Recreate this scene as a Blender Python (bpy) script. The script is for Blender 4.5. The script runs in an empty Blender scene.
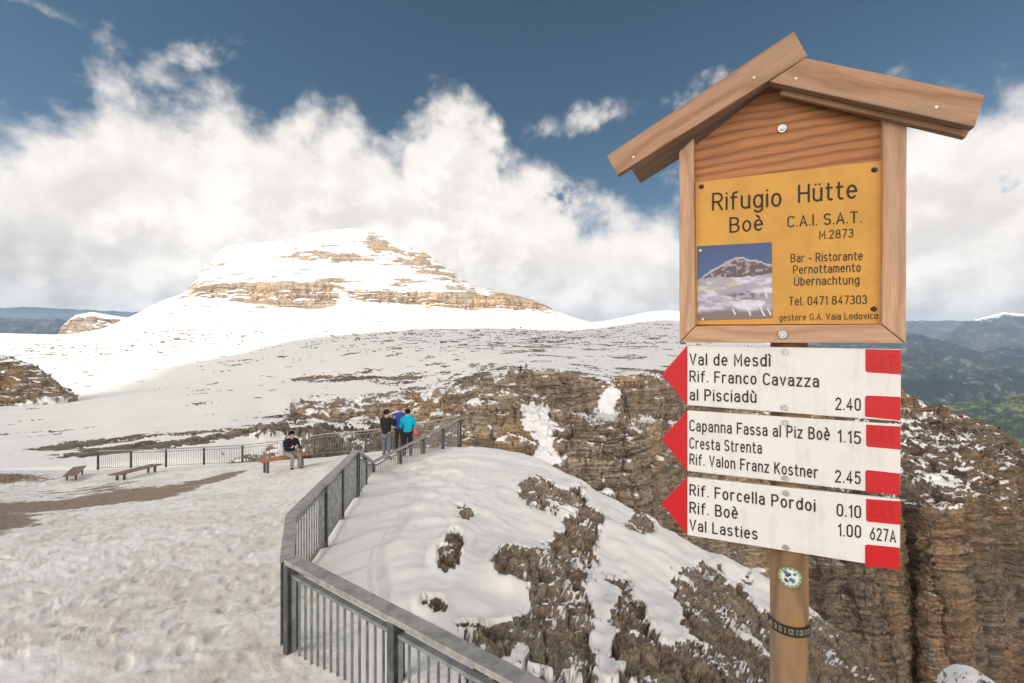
import bpy, bmesh, math, random
import numpy as np
from mathutils import Vector, Matrix

# ------------------------------------------------------------------ camera, light, exposure
scene = bpy.context.scene
COL = scene.collection
F, CX, HY = 480.0, 512.0, 335.0          # focal length, centre column and horizon row of the view (for laying out distances)
R = math.radians

cam_data = bpy.data.cameras.new("Camera")
cam_data.sensor_width = 36.0
cam_data.lens = F / 1024 * 36.0
cam_data.shift_y = -6.5 / 1024
cam_data.clip_start = 0.05
cam_data.clip_end = 60000
cam = bpy.data.objects.new("Camera", cam_data)
cam.rotation_euler = (R(90), 0, 0)
COL.objects.link(cam)
scene.camera = cam

SUN_DIR = Vector((-0.76, -0.30, 0.575)).normalized()      # towards the sun: left, a little behind
sun_el = math.asin(SUN_DIR.z)
sun_az = math.atan2(SUN_DIR.x, SUN_DIR.y)
sd = bpy.data.lights.new("sun", 'SUN')
sd.energy = 2.0
sd.angle = R(1.0)
sd.color = (1.0, 0.93, 0.83)
sun = bpy.data.objects.new("sun", sd)
sun.rotation_euler = SUN_DIR.to_track_quat('Z', 'Y').to_euler()
sun.location = (0, 0, 50)
COL.objects.link(sun)

scene.view_settings.view_transform = 'Standard'
scene.view_settings.look = 'None'
scene.view_settings.exposure = 1.75
scene.view_settings.gamma = 1.0
scene.cycles.use_denoising = True
scene.cycles.max_bounces = 6
scene.cycles.volume_bounces = 0
scene.cycles.caustics_reflective = False
scene.cycles.caustics_refractive = False
scene.cycles.sample_clamp_indirect = 6.0
SKY_STRENGTH = 0.13
HAZE_DENSITY = 3.4e-5


# ------------------------------------------------------------------ node expressions
class NT:
    """small helper that writes shader maths as python expressions"""
    def __init__(self, tree):
        self.t = tree
    def n(self, typ, **kw):
        nd = self.t.nodes.new(typ)
        for k, v in kw.items():
            setattr(nd, k, v)
        return nd
    def put(self, sock, v):
        if isinstance(v, E):
            self.t.links.new(v.s, sock)
        elif v is not None:
            if isinstance(v, (tuple, list)) and sock.type == 'RGBA' and len(v) == 3:
                v = (*v, 1)
            sock.default_value = v
    def math(self, op, a, b=None, c=None, clamp=False):
        nd = self.n('ShaderNodeMath', operation=op, use_clamp=clamp)
        for i, v in enumerate((a, b, c)):
            if v is not None:
                self.put(nd.inputs[i], v)
        return E(self, nd.outputs[0])
    def vec(self, x, y, z):
        nd = self.n('ShaderNodeCombineXYZ')
        for i, v in enumerate((x, y, z)):
            self.put(nd.inputs[i], v)
        return E(self, nd.outputs[0])
    def sep(self, v):
        nd = self.n('ShaderNodeSeparateXYZ')
        self.put(nd.inputs[0], v)
        return [E(self, o) for o in nd.outputs]
    def vmul(self, v, w):
        nd = self.n('ShaderNodeVectorMath', operation='MULTIPLY')
        self.put(nd.inputs[0], v)
        self.put(nd.inputs[1], w)
        return E(self, nd.outputs[0])
    def vadd(self, v, w):
        nd = self.n('ShaderNodeVectorMath', operation='ADD')
        self.put(nd.inputs[0], v)
        self.put(nd.inputs[1], w)
        return E(self, nd.outputs[0])
    def noise(self, v, scale=1.0, detail=4.0, rough=0.5, dist=0.0, color=False):
        nd = self.n('ShaderNodeTexNoise')
        self.put(nd.inputs['Vector'], v)
        self.put(nd.inputs['Scale'], scale)
        self.put(nd.inputs['Detail'], detail)
        self.put(nd.inputs['Roughness'], rough)
        self.put(nd.inputs['Distortion'], dist)
        return E(self, nd.outputs[1 if color else 0])
    def ramp(self, x, stops, interp='LINEAR'):
        nd = self.n('ShaderNodeValToRGB')
        cr = nd.color_ramp
        cr.interpolation = interp
        while len(cr.elements) < len(stops):
            cr.elements.new(0.5)
        for e, (p, c) in zip(cr.elements, stops):
            e.position = p
            e.color = (c, c, c, 1) if isinstance(c, (int, float)) else (*c, 1)
        self.put(nd.inputs[0], x)
        return E(self, nd.outputs[0])
    def smooth(self, x, a, b):
        nd = self.n('ShaderNodeMapRange', interpolation_type='SMOOTHSTEP')
        self.put(nd.inputs[0], x)
        nd.inputs[1].default_value = a
        nd.inputs[2].default_value = b
        return E(self, nd.outputs[0])
    def mix(self, f, a, b):
        nd = self.n('ShaderNodeMix', data_type='RGBA')
        self.put(nd.inputs[0], f)
        self.put(nd.inputs[6], a)
        self.put(nd.inputs[7], b)
        return E(self, nd.outputs[2])
    def attr(self, name, out='Fac'):
        nd = self.n('ShaderNodeAttribute', attribute_name=name)
        return E(self, nd.outputs[out])
    def coord(self, out='Object'):
        return E(self, self.n('ShaderNodeTexCoord').outputs[out])
    def bump(self, h, strength=0.5, dist=0.02):
        nd = self.n('ShaderNodeBump')
        nd.inputs['Strength'].default_value = strength
        nd.inputs['Distance'].default_value = dist
        self.put(nd.inputs['Height'], h)
        return E(self, nd.outputs[0])


class E:
    def __init__(self, nt, s):
        self.nt, self.s = nt, s
    def __add__(self, o): return self.nt.math('ADD', self, o)
    __radd__ = __add__
    def __sub__(self, o): return self.nt.math('SUBTRACT', self, o)
    def __rsub__(self, o): return self.nt.math('SUBTRACT', o, self)
    def __mul__(self, o): return self.nt.math('MULTIPLY', self, o)
    __rmul__ = __mul__
    def __truediv__(self, o): return self.nt.math('DIVIDE', self, o)


def new_mat(name):
    m = bpy.data.materials.new(name)
    m.use_nodes = True
    nt = NT(m.node_tree)
    bsdf = m.node_tree.nodes['Principled BSDF']
    return m, nt, bsdf


# ------------------------------------------------------------------ world: Nishita sky with cumulus
def azel(px, py):
    u, v = (px - CX) / F, (HY - py) / F
    return math.atan(u), math.atan(v / math.sqrt(1 + u * u))

world = bpy.data.worlds.new("World")
scene.world = world
world.use_nodes = True
w = NT(world.node_tree)
bg = world.node_tree.nodes['Background']
bg.inputs['Strength'].default_value = SKY_STRENGTH
sky = w.n('ShaderNodeTexSky', sky_type='NISHITA')
sky.sun_disc = False
sky.sun_elevation = sun_el
sky.sun_rotation = sun_az
sky.altitude = 2900
sky.air_density = 1.0
sky.dust_density = 0.4
sky.ozone_density = 1.6
g = w.coord('Generated')
gx, gy, gz = w.sep(g)
az = w.math('ARCTAN2', gx, gy)
el = w.math('ARCSINE', gz)

tops = [(-300, 150), (-100, 170), (0, 168), (50, 158), (85, 110), (120, 92), (200, 95), (235, 105), (262, 142), (285, 122), (330, 116), (372, 138),
        (398, 152), (425, 112), (455, 102), (482, 112), (500, 160), (530, 196), (580, 208), (640, 222), (700, 235), (780, 205), (860, 150),
        (900, 118), (950, 128), (985, 112), (1024, 100), (1250, 90)]
AZ0, AZ1, ELM = -1.3, 1.3, 0.7
stops = []
for p_, y_ in tops:
    a_, e_ = azel(p_, y_)
    stops.append(((a_ - AZ0) / (AZ1 - AZ0), e_ / ELM))
stops = [(0.0, 0.95), (0.07, 0.6)] + stops + [(0.94, 0.6), (1.0, 0.95)]  # high cloud cover added outside the view, for more light on the shaded ground

wisps = [((198, 55), 46, 17, -0.42, 0.62), ((575, 120), 48, 13, -0.16, 0.72), ((30, 4), 48, 10, 0.1, 0.7), ((700, 92), 40, 16, -0.3, 0.6),
         ((10, 152), 26, 12, 0.2, 0.5), ((985, 275), 70, 20, 0.05, 0.3)]

def puffs(v, scale, detail, rough):
    nd = w.n('ShaderNodeTexVoronoi', feature='F1')
    nd.normalize = True
    w.put(nd.inputs['Vector'], v)
    nd.inputs['Scale'].default_value = scale
    nd.inputs['Detail'].default_value = detail
    nd.inputs['Roughness'].default_value = rough
    return 1.0 - E(w, nd.outputs['Distance'])

def cloud_density(a, e):
    p = w.vec(a, e * 1.1, 0.0)
    wn_ = w.vadd(w.noise(p, 6.5, 5.0, 0.6, color=True), (-0.5, -0.5, -0.5))
    warp = w.vadd(p, w.vmul(wn_, (0.10, 0.10, 0.0)))
    wx, wy, _z = w.sep(wn_)
    fine = w.noise(p, 16.0, 10.0, 0.60)
    big = w.noise(w.vadd(p, (3.1, 1.7, 0.4)), 3.6, 2.0, 0.5)
    pf = puffs(warp, 6.5, 2.0, 0.5)
    top = w.ramp(w.math('DIVIDE', a + wx * 0.16 - AZ0, AZ1 - AZ0, clamp=True), stops, 'B_SPLINE') * ELM
    d = (top - e) + wy * 0.10 + (big - 0.5) * 0.08 + (fine - 0.5) * 0.20 + (pf - 0.60) * 0.30
    hole = w.noise(w.vadd(p, (7.7, 2.2, 1.0)), 5.5, 6.0, 0.6)
    d = d - w.smooth(hole, 0.60, 0.78) * 0.14
    body = w.smooth(d, -0.028, 0.085)
    wi = None
    for (c, sx, sy, rot, amp) in wisps:
        ca, ce = azel(*c)
        da, de = a - ca, e - ce
        cr, sr = math.cos(rot), math.sin(rot)
        k = 1 / (1 + ((c[0] - CX) / F) ** 2)
        x1 = (da * cr - de * sr) * (1 / (sx / F * k))
        y1 = (da * sr + de * cr) * (1 / (sy / F * k))
        gq = w.math('EXPONENT', (x1 * x1 + y1 * y1) * -1.0) * amp
        wi = gq if wi is None else wi + gq
    wv = w.smooth(wi + (fine - 0.5) * 2.6 + (pf - 0.6) * 0.8, 0.22, 1.15) * w.smooth(wi, 0.03, 0.35) * 0.85
    relief = pf * 0.48 + fine * 0.26 + wy * 0.35
    return w.math('MAXIMUM', body, wv), d, relief

dens, depth, rel1 = cloud_density(az, el)
_, d2, rel2 = cloud_density(az - 0.026, el + 0.03)          # the same cloud a little towards the sun
lit = w.smooth(rel1 - rel2, -0.12, 0.12)
thick = w.smooth(depth, 0.02, 0.22)
low = w.smooth(el, 0.0, 0.22)
west = w.smooth(az, -0.55, -0.95)
puff = w.noise(w.vec(az, el * 1.9, 2.0), 4.5, 4.0, 0.55)
shade = w.math('MULTIPLY_ADD', lit, 0.62, 0.16 + 0.36 * low - 0.26 * west + (puff - 0.5) * 0.7, clamp=True)
shade = w.mix(thick, w.vec(0.88, 0.88, 0.88), w.mix(shade, w.vec(0.47, 0.47, 0.47), w.vec(1.0, 1.0, 1.0)))
behind = w.smooth(w.math('ABSOLUTE', az), 1.15, 1.75)        # unseen cloud bank behind the viewer, added and brightened to fill the shade
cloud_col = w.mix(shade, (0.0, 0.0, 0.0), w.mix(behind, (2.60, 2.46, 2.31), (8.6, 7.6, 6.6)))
skyc = w.n('ShaderNodeHueSaturation')
skyc.inputs['Hue'].default_value = 0.478
skyc.inputs['Saturation'].default_value = 1.0
skyc.inputs['Value'].default_value = 0.180
world.cycles.sampling_method = 'MANUAL'
world.cycles.sample_map_resolution = 512
world.node_tree.links.new(sky.outputs[0], skyc.inputs['Color'])
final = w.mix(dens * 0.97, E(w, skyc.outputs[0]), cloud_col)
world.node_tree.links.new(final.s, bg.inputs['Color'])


# ------------------------------------------------------------------ numpy noise
def _hash(ix, iy, iz, seed):
    h = (ix.astype(np.uint32) * np.uint32(374761393) + iy.astype(np.uint32) * np.uint32(668265263)
         + iz.astype(np.uint32) * np.uint32(2147483647 - 58) + np.uint32(seed * 7919 + 13))
    h = (h ^ (h >> np.uint32(13))) * np.uint32(1274126177)
    h = h ^ (h >> np.uint32(16))
    return (h & np.uint32(0xFFFF)).astype(np.float32) / 65535.0

def vnoise(x, y, z, seed=0):
    x0, y0, z0 = np.floor(x), np.floor(y), np.floor(z)
    fx, fy, fz = x - x0, y - y0, z - z0
    fx = fx * fx * fx * (fx * (fx * 6 - 15) + 10)
    fy = fy * fy * fy * (fy * (fy * 6 - 15) + 10)
    fz = fz * fz * fz * (fz * (fz * 6 - 15) + 10)
    ix, iy, iz = x0.astype(np.int64), y0.astype(np.int64), z0.astype(np.int64)
    def c(a, b, d):
        return _hash(ix + a, iy + b, iz + d, seed)
    x00 = c(0, 0, 0) * (1 - fx) + c(1, 0, 0) * fx
    x10 = c(0, 1, 0) * (1 - fx) + c(1, 1, 0) * fx
    x01 = c(0, 0, 1) * (1 - fx) + c(1, 0, 1) * fx
    x11 = c(0, 1, 1) * (1 - fx) + c(1, 1, 1) * fx
    return ((x00 * (1 - fy) + x10 * fy) * (1 - fz) + (x01 * (1 - fy) + x11 * fy) * fz) * 2 - 1

def fbm(x, y, z, octv=5, gain=0.5, lac=2.03, seed=0, ridged=False):
    a, s, n = 1.0, np.zeros_like(x), 0.0
    for i in range(octv):
        v = vnoise(x, y, z, seed + i)
        if ridged:
            v = 1 - 2 * np.abs(v)
        s += a * v
        n += a
        a *= gain
        x, y, z = x * lac + 17.3, y * lac - 9.1, z * lac + 5.7
    return s / n

def sstep(x, a, b):
    t = np.clip((x - a) / (b - a), 0, 1)
    return t * t * (3 - 2 * t)

def gsmooth(A, sig, axis):
    r = int(max(1, round(sig * 3)))
    k = np.exp(-0.5 * (np.arange(-r, r + 1) / sig) ** 2)
    k /= k.sum()
    pad = [(0, 0)] * A.ndim
    pad[axis] = (r, r)
    B = np.pad(A, pad, mode='edge')
    out = np.zeros_like(A)
    n = A.shape[axis]
    for i, kv in enumerate(k):
        sl = [slice(None)] * A.ndim
        sl[axis] = slice(i, i + n)
        out += kv * B[tuple(sl)]
    return out


# ------------------------------------------------------------------ object helpers
def tag(o, label=None, cat=None, group=None, kind=None):
    if label: o['label'] = label
    if cat: o['category'] = cat
    if group: o['group'] = group
    if kind: o['kind'] = kind
    return o

def link(name, me, mat=None, parent=None):
    o = bpy.data.objects.new(name, me)
    COL.objects.link(o)
    if mat is not None:
        for m in (mat if isinstance(mat, (list, tuple)) else [mat]):
            me.materials.append(m)
    if parent is not None:
        o.parent = parent
    return o

def empty(name, loc=(0, 0, 0), rz=0.0):
    o = bpy.data.objects.new(name, None)
    o.location = loc
    o.rotation_euler = (0, 0, rz)
    o.empty_display_size = 0.2
    COL.objects.link(o)
    return o

def grid_mesh(name, P, attrs=None, smooth=True, facet=None):
    """P: (rows, cols, 3) -> mesh"""
    nr, nc = P.shape[:2]
    me = bpy.data.meshes.new(name)
    idx = np.arange(nr * nc).reshape(nr, nc)
    q = np.stack([idx[:-1, :-1], idx[:-1, 1:], idx[1:, 1:], idx[1:, :-1]], -1).reshape(-1, 4)
    me.vertices.add(nr * nc)
    me.vertices.foreach_set('co', P.reshape(-1).astype(np.float32))
    me.loops.add(q.size)
    me.loops.foreach_set('vertex_index', q.reshape(-1).astype(np.int32))
    me.polygons.add(len(q))
    me.polygons.foreach_set('loop_start', (np.arange(len(q)) * 4).astype(np.int32))
    me.polygons.foreach_set('loop_total', np.full(len(q), 4, np.int32))
    me.update(calc_edges=True)
    if facet is None:
        me.polygons.foreach_set('use_smooth', np.full(len(q), smooth))
    else:
        fm = (facet[:-1, :-1] + facet[1:, 1:] + facet[:-1, 1:] + facet[1:, :-1]) * 0.25
        me.polygons.foreach_set('use_smooth', (fm > 0.5).reshape(-1))
    for k, v in (attrs or {}).items():
        a = me.attributes.new(k, 'FLOAT', 'POINT')
        a.data.foreach_set('value', v.reshape(-1).astype(np.float32))
    return me

def grid_normals(P):
    du = np.gradient(P, axis=1)
    dv = np.gradient(P, axis=0)
    n = np.cross(du, dv)
    n /= np.linalg.norm(n, axis=-1, keepdims=True) + 1e-9
    return n

def resample_cols(cols, pxs, counts, usmooth):
    """cols: {px: [(py, d), ...]} top to bottom, same length each -> py, d arrays (rows, cols)"""
    keys = sorted(cols)
    K = len(cols[keys[0]])
    py = np.array([[c[0] for c in cols[k]] for k in keys], float)
    inv = np.array([[1.0 / c[1] for c in cols[k]] for k in keys], float)
    pyc = np.stack([np.interp(pxs, keys, py[:, i]) for i in range(K)])
    ivc = np.stack([np.interp(pxs, keys, inv[:, i]) for i in range(K)])
    if usmooth:
        pyc = gsmooth(pyc, usmooth, 1)
        ivc = gsmooth(ivc, usmooth, 1)
    ts = np.concatenate([np.linspace(i, i + 1, n, endpoint=False) for i, n in enumerate(counts)] + [[K - 1.0]])
    i0 = np.minimum(ts.astype(int), K - 2)
    f = (ts - i0)[:, None]
    PY = pyc[i0] * (1 - f) + pyc[i0 + 1] * f
    IV = ivc[i0] * (1 - f) + ivc[i0 + 1] * f
    return PY, 1.0 / IV

def to_world(px, py, d):
    return np.stack([(px - CX) / F * d, d + 0 * px, -(py - HY) / F * d], -1)

def W(px, py, d):
    return Vector(((px - CX) / F * d, d, -(py - HY) / F * d))

def blocks(x, y, z, seed, warpk=0.5, tall=1.0, scales=((1.0, 0.5), (2.4, 0.28), (5.3, 0.15))):
    """beds split into blocks: every block stands out by its own amount, with open joints between"""
    w1 = fbm(x * 0.5, y * 0.5, z * 0.5, 4, seed=seed + 1)
    w2 = fbm(x * 0.5 + 40, y * 0.5, z * 0.5, 4, seed=seed + 2)
    tilt = 0.7 * fbm(x * 0.22, y * 0.22, z * 0.12, 3, seed=seed + 3)
    out = np.zeros_like(x)
    for k, (f, a) in enumerate(scales):
        zz = (z / tall + tilt) * f * 1.5 + 0.35 * w2 * warpk
        L = np.floor(zz)
        fr = zz - L
        o1 = _hash(L.astype(np.int64), L.astype(np.int64) * 0 + k, L.astype(np.int64) * 0, seed + 4) * 9
        u = x * f * 0.75 + w1 * f * warpk + o1
        v = y * f * 0.75 + w2 * f * warpk + o1 * 1.7
        U, V = np.floor(u), np.floor(v)
        rnd = _hash(U.astype(np.int64), V.astype(np.int64), L.astype(np.int64), seed + 5 + k)
        bed = _hash(L.astype(np.int64), L.astype(np.int64) * 0, L.astype(np.int64) * 0 + k, seed + 9)
        e = np.minimum(np.minimum(u - U, 1 - u + U), np.minimum(v - V, 1 - v + V))
        b = np.minimum(fr, 1 - fr)
        out += a * ((rnd - 0.5) + 0.8 * (bed - 0.5) - 0.55 * (1 - sstep(e, 0.0, 0.09)) - 0.5 * (1 - sstep(b, 0.0, 0.13)))
    return out

def rock_disp(P, s, seed=0, strata=1.0, crack=1.0, bigk=1.1):
    """outward displacement for stratified dolomite, s = block size in metres"""
    x, y, z = P[..., 0] / s, P[..., 1] / s, P[..., 2] / s
    big = fbm(x * 0.28, y * 0.28, z * 0.2, 4, seed=seed)
    med = fbm(x * 2, y * 2, z * 2.6, 4, gain=0.6, seed=seed + 11)
    vert2 = fbm(x * 0.45, y * 0.45, z * 0.05, 4, gain=0.6, seed=seed + 51, ridged=True)
    crk = -np.clip(0.10 - np.abs(vnoise(x * 0.55 + 0.3 * med, y * 0.55, z * 0.08, seed + 61)), 0, 1) * 9.0
    return s * (bigk * big + 0.10 * med + strata * 0.85 * blocks(x, y, z, seed + 71) + crack * (0.36 * vert2 + 0.7 * crk))

def strata_ledges(P, s, seed, amp):
    x, y, z = P[..., 0] / s, P[..., 1] / s, P[..., 2] / s
    return amp * fbm(x, y, z * 3, 4, seed=seed)

def snow_mask(P, thr, nscale, namp, seed, wid=0.12, sm=1.2):
    Q = np.stack([gsmooth(gsmooth(P[..., i], sm, 0), sm, 1) for i in range(3)], -1)
    n = grid_normals(Q)
    nz = np.abs(n[..., 2])
    nn = fbm(P[..., 0] / nscale, P[..., 1] / nscale, P[..., 2] / nscale * 1.5, 5, gain=0.6, seed=seed)
    return sstep(nz + namp * nn, thr - wid, thr + wid), nz


# ------------------------------------------------------------------ terrain materials
def rock_snow_material(name, scale, rock_a, rock_b, ochre, snow_col=(0.83, 0.84, 0.86), fine=1.0, bump=0.5, edge=0.16, ochre_lo=0.50):
    """stratified rock with fresh snow where the mesh attribute 'snow' says it lies; scale = size of a rock bed in metres"""
    m, nt, b = new_mat(name)
    p = nt.coord('Object')
    k = 1.0 / scale
    px_, py_, pz_ = nt.sep(p)
    strat = nt.noise(nt.vec(px_ * (k * 0.18), py_ * (k * 0.18), pz_ * (k * 2.2)), 1.0, 6.0, 0.62, 0.3)
    n1 = nt.noise(p, k * 1.3, 7.0, 0.65)
    n2 = nt.noise(p, k * 7.0, 5.0, 0.7)
    streak = nt.noise(nt.vec(px_ * (k * 1.6), py_ * (k * 1.6), pz_ * (k * 0.12)), 1.0, 5.0, 0.6)
    large = nt.noise(p, k * 0.16, 4.0, 0.55)
    c = nt.mix(nt.smooth(strat * 0.6 + n1 * 0.4, 0.34, 0.66), rock_a, rock_b)
    c = nt.mix(nt.smooth(large + (streak - 0.5) * 0.5, ochre_lo, ochre_lo + 0.16) * 0.85, c, ochre)
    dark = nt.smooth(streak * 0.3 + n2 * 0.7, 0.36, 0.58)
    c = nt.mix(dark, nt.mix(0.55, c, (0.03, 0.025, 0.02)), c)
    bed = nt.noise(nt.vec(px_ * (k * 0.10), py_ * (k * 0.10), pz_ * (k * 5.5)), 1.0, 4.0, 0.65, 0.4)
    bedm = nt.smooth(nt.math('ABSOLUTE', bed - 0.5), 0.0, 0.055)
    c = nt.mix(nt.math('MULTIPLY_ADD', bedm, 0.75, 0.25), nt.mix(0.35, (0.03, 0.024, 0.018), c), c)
    sn = nt.attr('snow') + (n2 - 0.5) * (0.55 * fine) + (n1 - 0.5) * (0.35 * fine)
    f = nt.smooth(sn, 0.5 - edge, 0.5 + edge)
    sc = nt.mix(nt.smooth(nt.noise(p, k * 0.5, 6.0, 0.6), 0.35, 0.75), snow_col, tuple(v * 0.93 for v in snow_col))
    col = nt.mix(f, c, sc)
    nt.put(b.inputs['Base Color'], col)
    nt.put(b.inputs['Roughness'], nt.math('MULTIPLY_ADD', f, -0.3, 0.92))
    b.inputs['Specular IOR Level'].default_value = 0.25
    h = (n2 * 0.6 + n1 + strat * 0.8 + bedm * 0.5) * (1.0 - f * 0.85)
    nt.put(b.inputs['Normal'], nt.bump(h, bump, scale * 0.25))
    return m

def near_ground_material():
    m, nt, b = new_mat('trodden_snow_and_rock')
    p = nt.coord('Object')
    sn, mud, dirt = nt.attr('snow'), nt.attr('mud'), nt.attr('dirt')
    n1 = nt.noise(p, 2.2, 8.0, 0.62)
    n2 = nt.noise(p, 14.0, 6.0, 0.65)
    n3 = nt.noise(p, 55.0, 4.0, 0.7)
    large = nt.noise(p, 0.55, 5.0, 0.6)
    # broken limestone
    rock = nt.mix(nt.smooth(n1 * 0.5 + n2 * 0.5, 0.36, 0.62), (0.265, 0.215, 0.163), (0.53, 0.445, 0.345))
    rock = nt.mix(nt.smooth(large, 0.46, 0.62) * 0.6, rock, (0.34, 0.235, 0.135))
    stn = []
    for sc_, lo_, hi_ in ((5.0, 0.55, 1.0), (15.0, 0.62, 1.0)):
        vr = nt.n('ShaderNodeTexVoronoi', feature='F1')
        nt.put(vr.inputs['Vector'], nt.vadd(p, nt.vmul(nt.noise(p, sc_, 3.0, 0.5, color=True), (0.25 / sc_ * 5,) * 3)))
        vr.inputs['Scale'].default_value = sc_
        r_, g_, b_ = nt.sep(E(nt, vr.outputs['Color']))
        stn.append(r_)
    tone = stn[0] * 0.5 + stn[1] * 0.5
    rock = nt.mix(nt.smooth(tone, 0.15, 0.85), nt.mix(0.45, rock, (0.10, 0.074, 0.05)), nt.mix(0.40, rock, (0.55, 0.46, 0.35)))
    rock = nt.mix(nt.smooth(n3, 0.36, 0.56), nt.mix(0.40, rock, (0.05, 0.04, 0.03)), rock)
    # mud and gravel
    mudc = nt.mix(nt.smooth(n2, 0.35, 0.65), (0.17, 0.112, 0.070), (0.29, 0.212, 0.145))
    mudc = nt.mix(nt.smooth(n3, 0.5, 0.72) * 0.7, mudc, (0.42, 0.38, 0.33))
    # snow, slightly dirty where people walk
    vor = nt.n('ShaderNodeTexVoronoi', feature='F1')
    nt.put(vor.inputs['Vector'], nt.vadd(p, nt.vmul(nt.noise(p, 3.0, 3.0, 0.5, color=True), (0.35, 0.35, 0.0))))
    vor.inputs['Scale'].default_value = 3.1
    vd = E(nt, vor.outputs['Distance'])
    spots = nt.smooth(vd + (n2 - 0.5) * 0.35, 0.20, 0.05)
    snowc = nt.mix(nt.smooth(large, 0.3, 0.7), (0.87, 0.865, 0.86), (0.82, 0.81, 0.80))
    snowc = nt.mix(nt.smooth(n1 * 0.6 + large * 0.4 + (n2 - 0.5) * 0.3, 0.44, 0.64) * dirt * 0.75, snowc, (0.655, 0.595, 0.52))
    snowc = nt.mix(spots * dirt * nt.smooth(large, 0.42, 0.62) * 0.8, snowc, (0.42, 0.34, 0.26))
    f = nt.smooth(sn + (n2 - 0.5) * 0.30 + (n3 - 0.5) * 0.22, 0.40, 0.60)
    c = nt.mix(f, rock, snowc)
    fm = nt.smooth(mud + (n2 - 0.5) * 0.7 + (n1 - 0.5) * 1.0, 0.44, 0.62)
    c = nt.mix(fm, c, mudc)
    nt.put(b.inputs['Base Color'], c)
    nt.put(b.inputs['Roughness'], nt.math('MULTIPLY_ADD', f, -0.35, 0.92))
    b.inputs['Specular IOR Level'].default_value = 0.25
    foot = vd * -0.5 * dirt
    h_s = (n1 * 0.26 + n2 * 0.10 + n3 * 0.04) * (0.25 + dirt * 0.45) + nt.smooth(vd, 0.05, 0.38) * 0.10 * dirt
    h_r = n1 * 0.5 + n2 * 0.45 + n3 * 0.25 + stn[1] * 0.25
    h = h_s * f + h_r * (1.0 - f) * 1.3
    nt.put(b.inputs['Normal'], nt.bump(h, 0.8, 0.16))
    return m

M_NEAR = near_ground_material()
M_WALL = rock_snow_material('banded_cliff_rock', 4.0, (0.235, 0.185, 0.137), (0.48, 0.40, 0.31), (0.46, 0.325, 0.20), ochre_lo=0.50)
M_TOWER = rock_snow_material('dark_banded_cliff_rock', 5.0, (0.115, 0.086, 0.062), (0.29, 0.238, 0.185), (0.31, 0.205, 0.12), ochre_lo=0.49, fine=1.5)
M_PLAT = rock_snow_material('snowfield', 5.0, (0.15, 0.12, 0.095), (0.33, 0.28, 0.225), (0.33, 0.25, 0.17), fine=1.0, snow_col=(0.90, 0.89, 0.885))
M_PEAK = rock_snow_material('snowy_summit_rock', 22.0, (0.36, 0.285, 0.22), (0.56, 0.47, 0.375), (0.58, 0.42, 0.275), snow_col=(0.78, 0.78, 0.78), ochre_lo=0.46)


# ------------------------------------------------------------------ near ground: terrace and the spur outside the railing
DL = np.array([.4, 2, 3.5, 5, 7, 9, 11, 13, 15, 17, 19, 22, 26, 30, 36])
DROP = {
 -900: [2.4, 2.6, 2.82, 3.03, 3.4, 3.75, 4.2, 4.75, 5.3, 5.8, 6.2, 6.9, 7.8, 9.2, 13],
   60: [2.4, 2.6, 2.82, 3.03, 3.36, 3.65, 4.15, 4.65, 5.08, 5.5, 5.85, 6.42, 7.3, 8.6, 13],
  170: [2.4, 2.6, 2.82, 3.03, 3.36, 3.62, 4.02, 4.4, 4.78, 5.15, 5.5, 6.1, 7.1, 8.6, 13],
  290: [2.4, 2.6, 2.82, 3.03, 3.36, 3.6, 3.9, 4.2, 4.5, 4.8, 5.1, 5.75, 6.75, 8.4, 13],
  350: [2.4, 2.6, 2.8, 2.98, 3.2, 3.4, 3.65, 3.95, 4.25, 4.45, 4.75, 5.45, 6.6, 8.4, 13],
  400: [2.4, 2.5, 2.6, 2.76, 2.99, 3.3, 3.57, 3.80, 4.05, 4.2, 4.4, 5.2, 7.0, 10, 14],
  460: [2.4, 2.45, 2.5, 2.76, 3.12, 3.35, 3.55, 3.72, 3.86, 4.0, 4.35, 7.0, 10, 13, 17],
  520: [2.4, 2.4, 2.5, 2.97, 3.4, 3.75, 4.03, 4.15, 4.2, 4.22, 4.25, 7.5, 12, 16, 20],
  600: [2.4, 2.4, 2.6, 3.2, 3.82, 4.2, 4.5, 4.74, 4.97, 5.15, 6.3, 11, 16, 20, 25],
  700: [2.4, 2.45, 2.8, 3.62, 4.45, 5.17, 5.76, 6.22, 6.7, 8.2, 11.5, 16, 21, 25, 30],
  770: [2.4, 2.5, 3.0, 3.9, 4.95, 5.75, 6.5, 7.07, 7.8, 10.5, 14, 18, 23, 28, 34],
  800: [2.4, 2.5, 3.1, 4.1, 5.07, 6.0, 6.8, 7.4, 8.6, 12, 15, 19, 25, 30, 36],
  870: [2.4, 2.6, 3.4, 4.6, 5.8, 6.85, 7.65, 8.2, 11, 15, 19, 24, 30, 35, 40],
  930: [2.4, 2.6, 3.6, 5.0, 6.7, 8.3, 10, 12.5, 16, 20, 24, 29, 34, 39, 45],
 1800: [2.4, 2.8, 4.0, 5.5, 7.5, 10, 13, 17, 21, 25, 29, 33, 38, 43, 49],
}
def drop_table():
    keys = sorted(DROP)
    return keys, np.array([DROP[k] for k in keys], float)
_KEYS, _TAB = drop_table()

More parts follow.
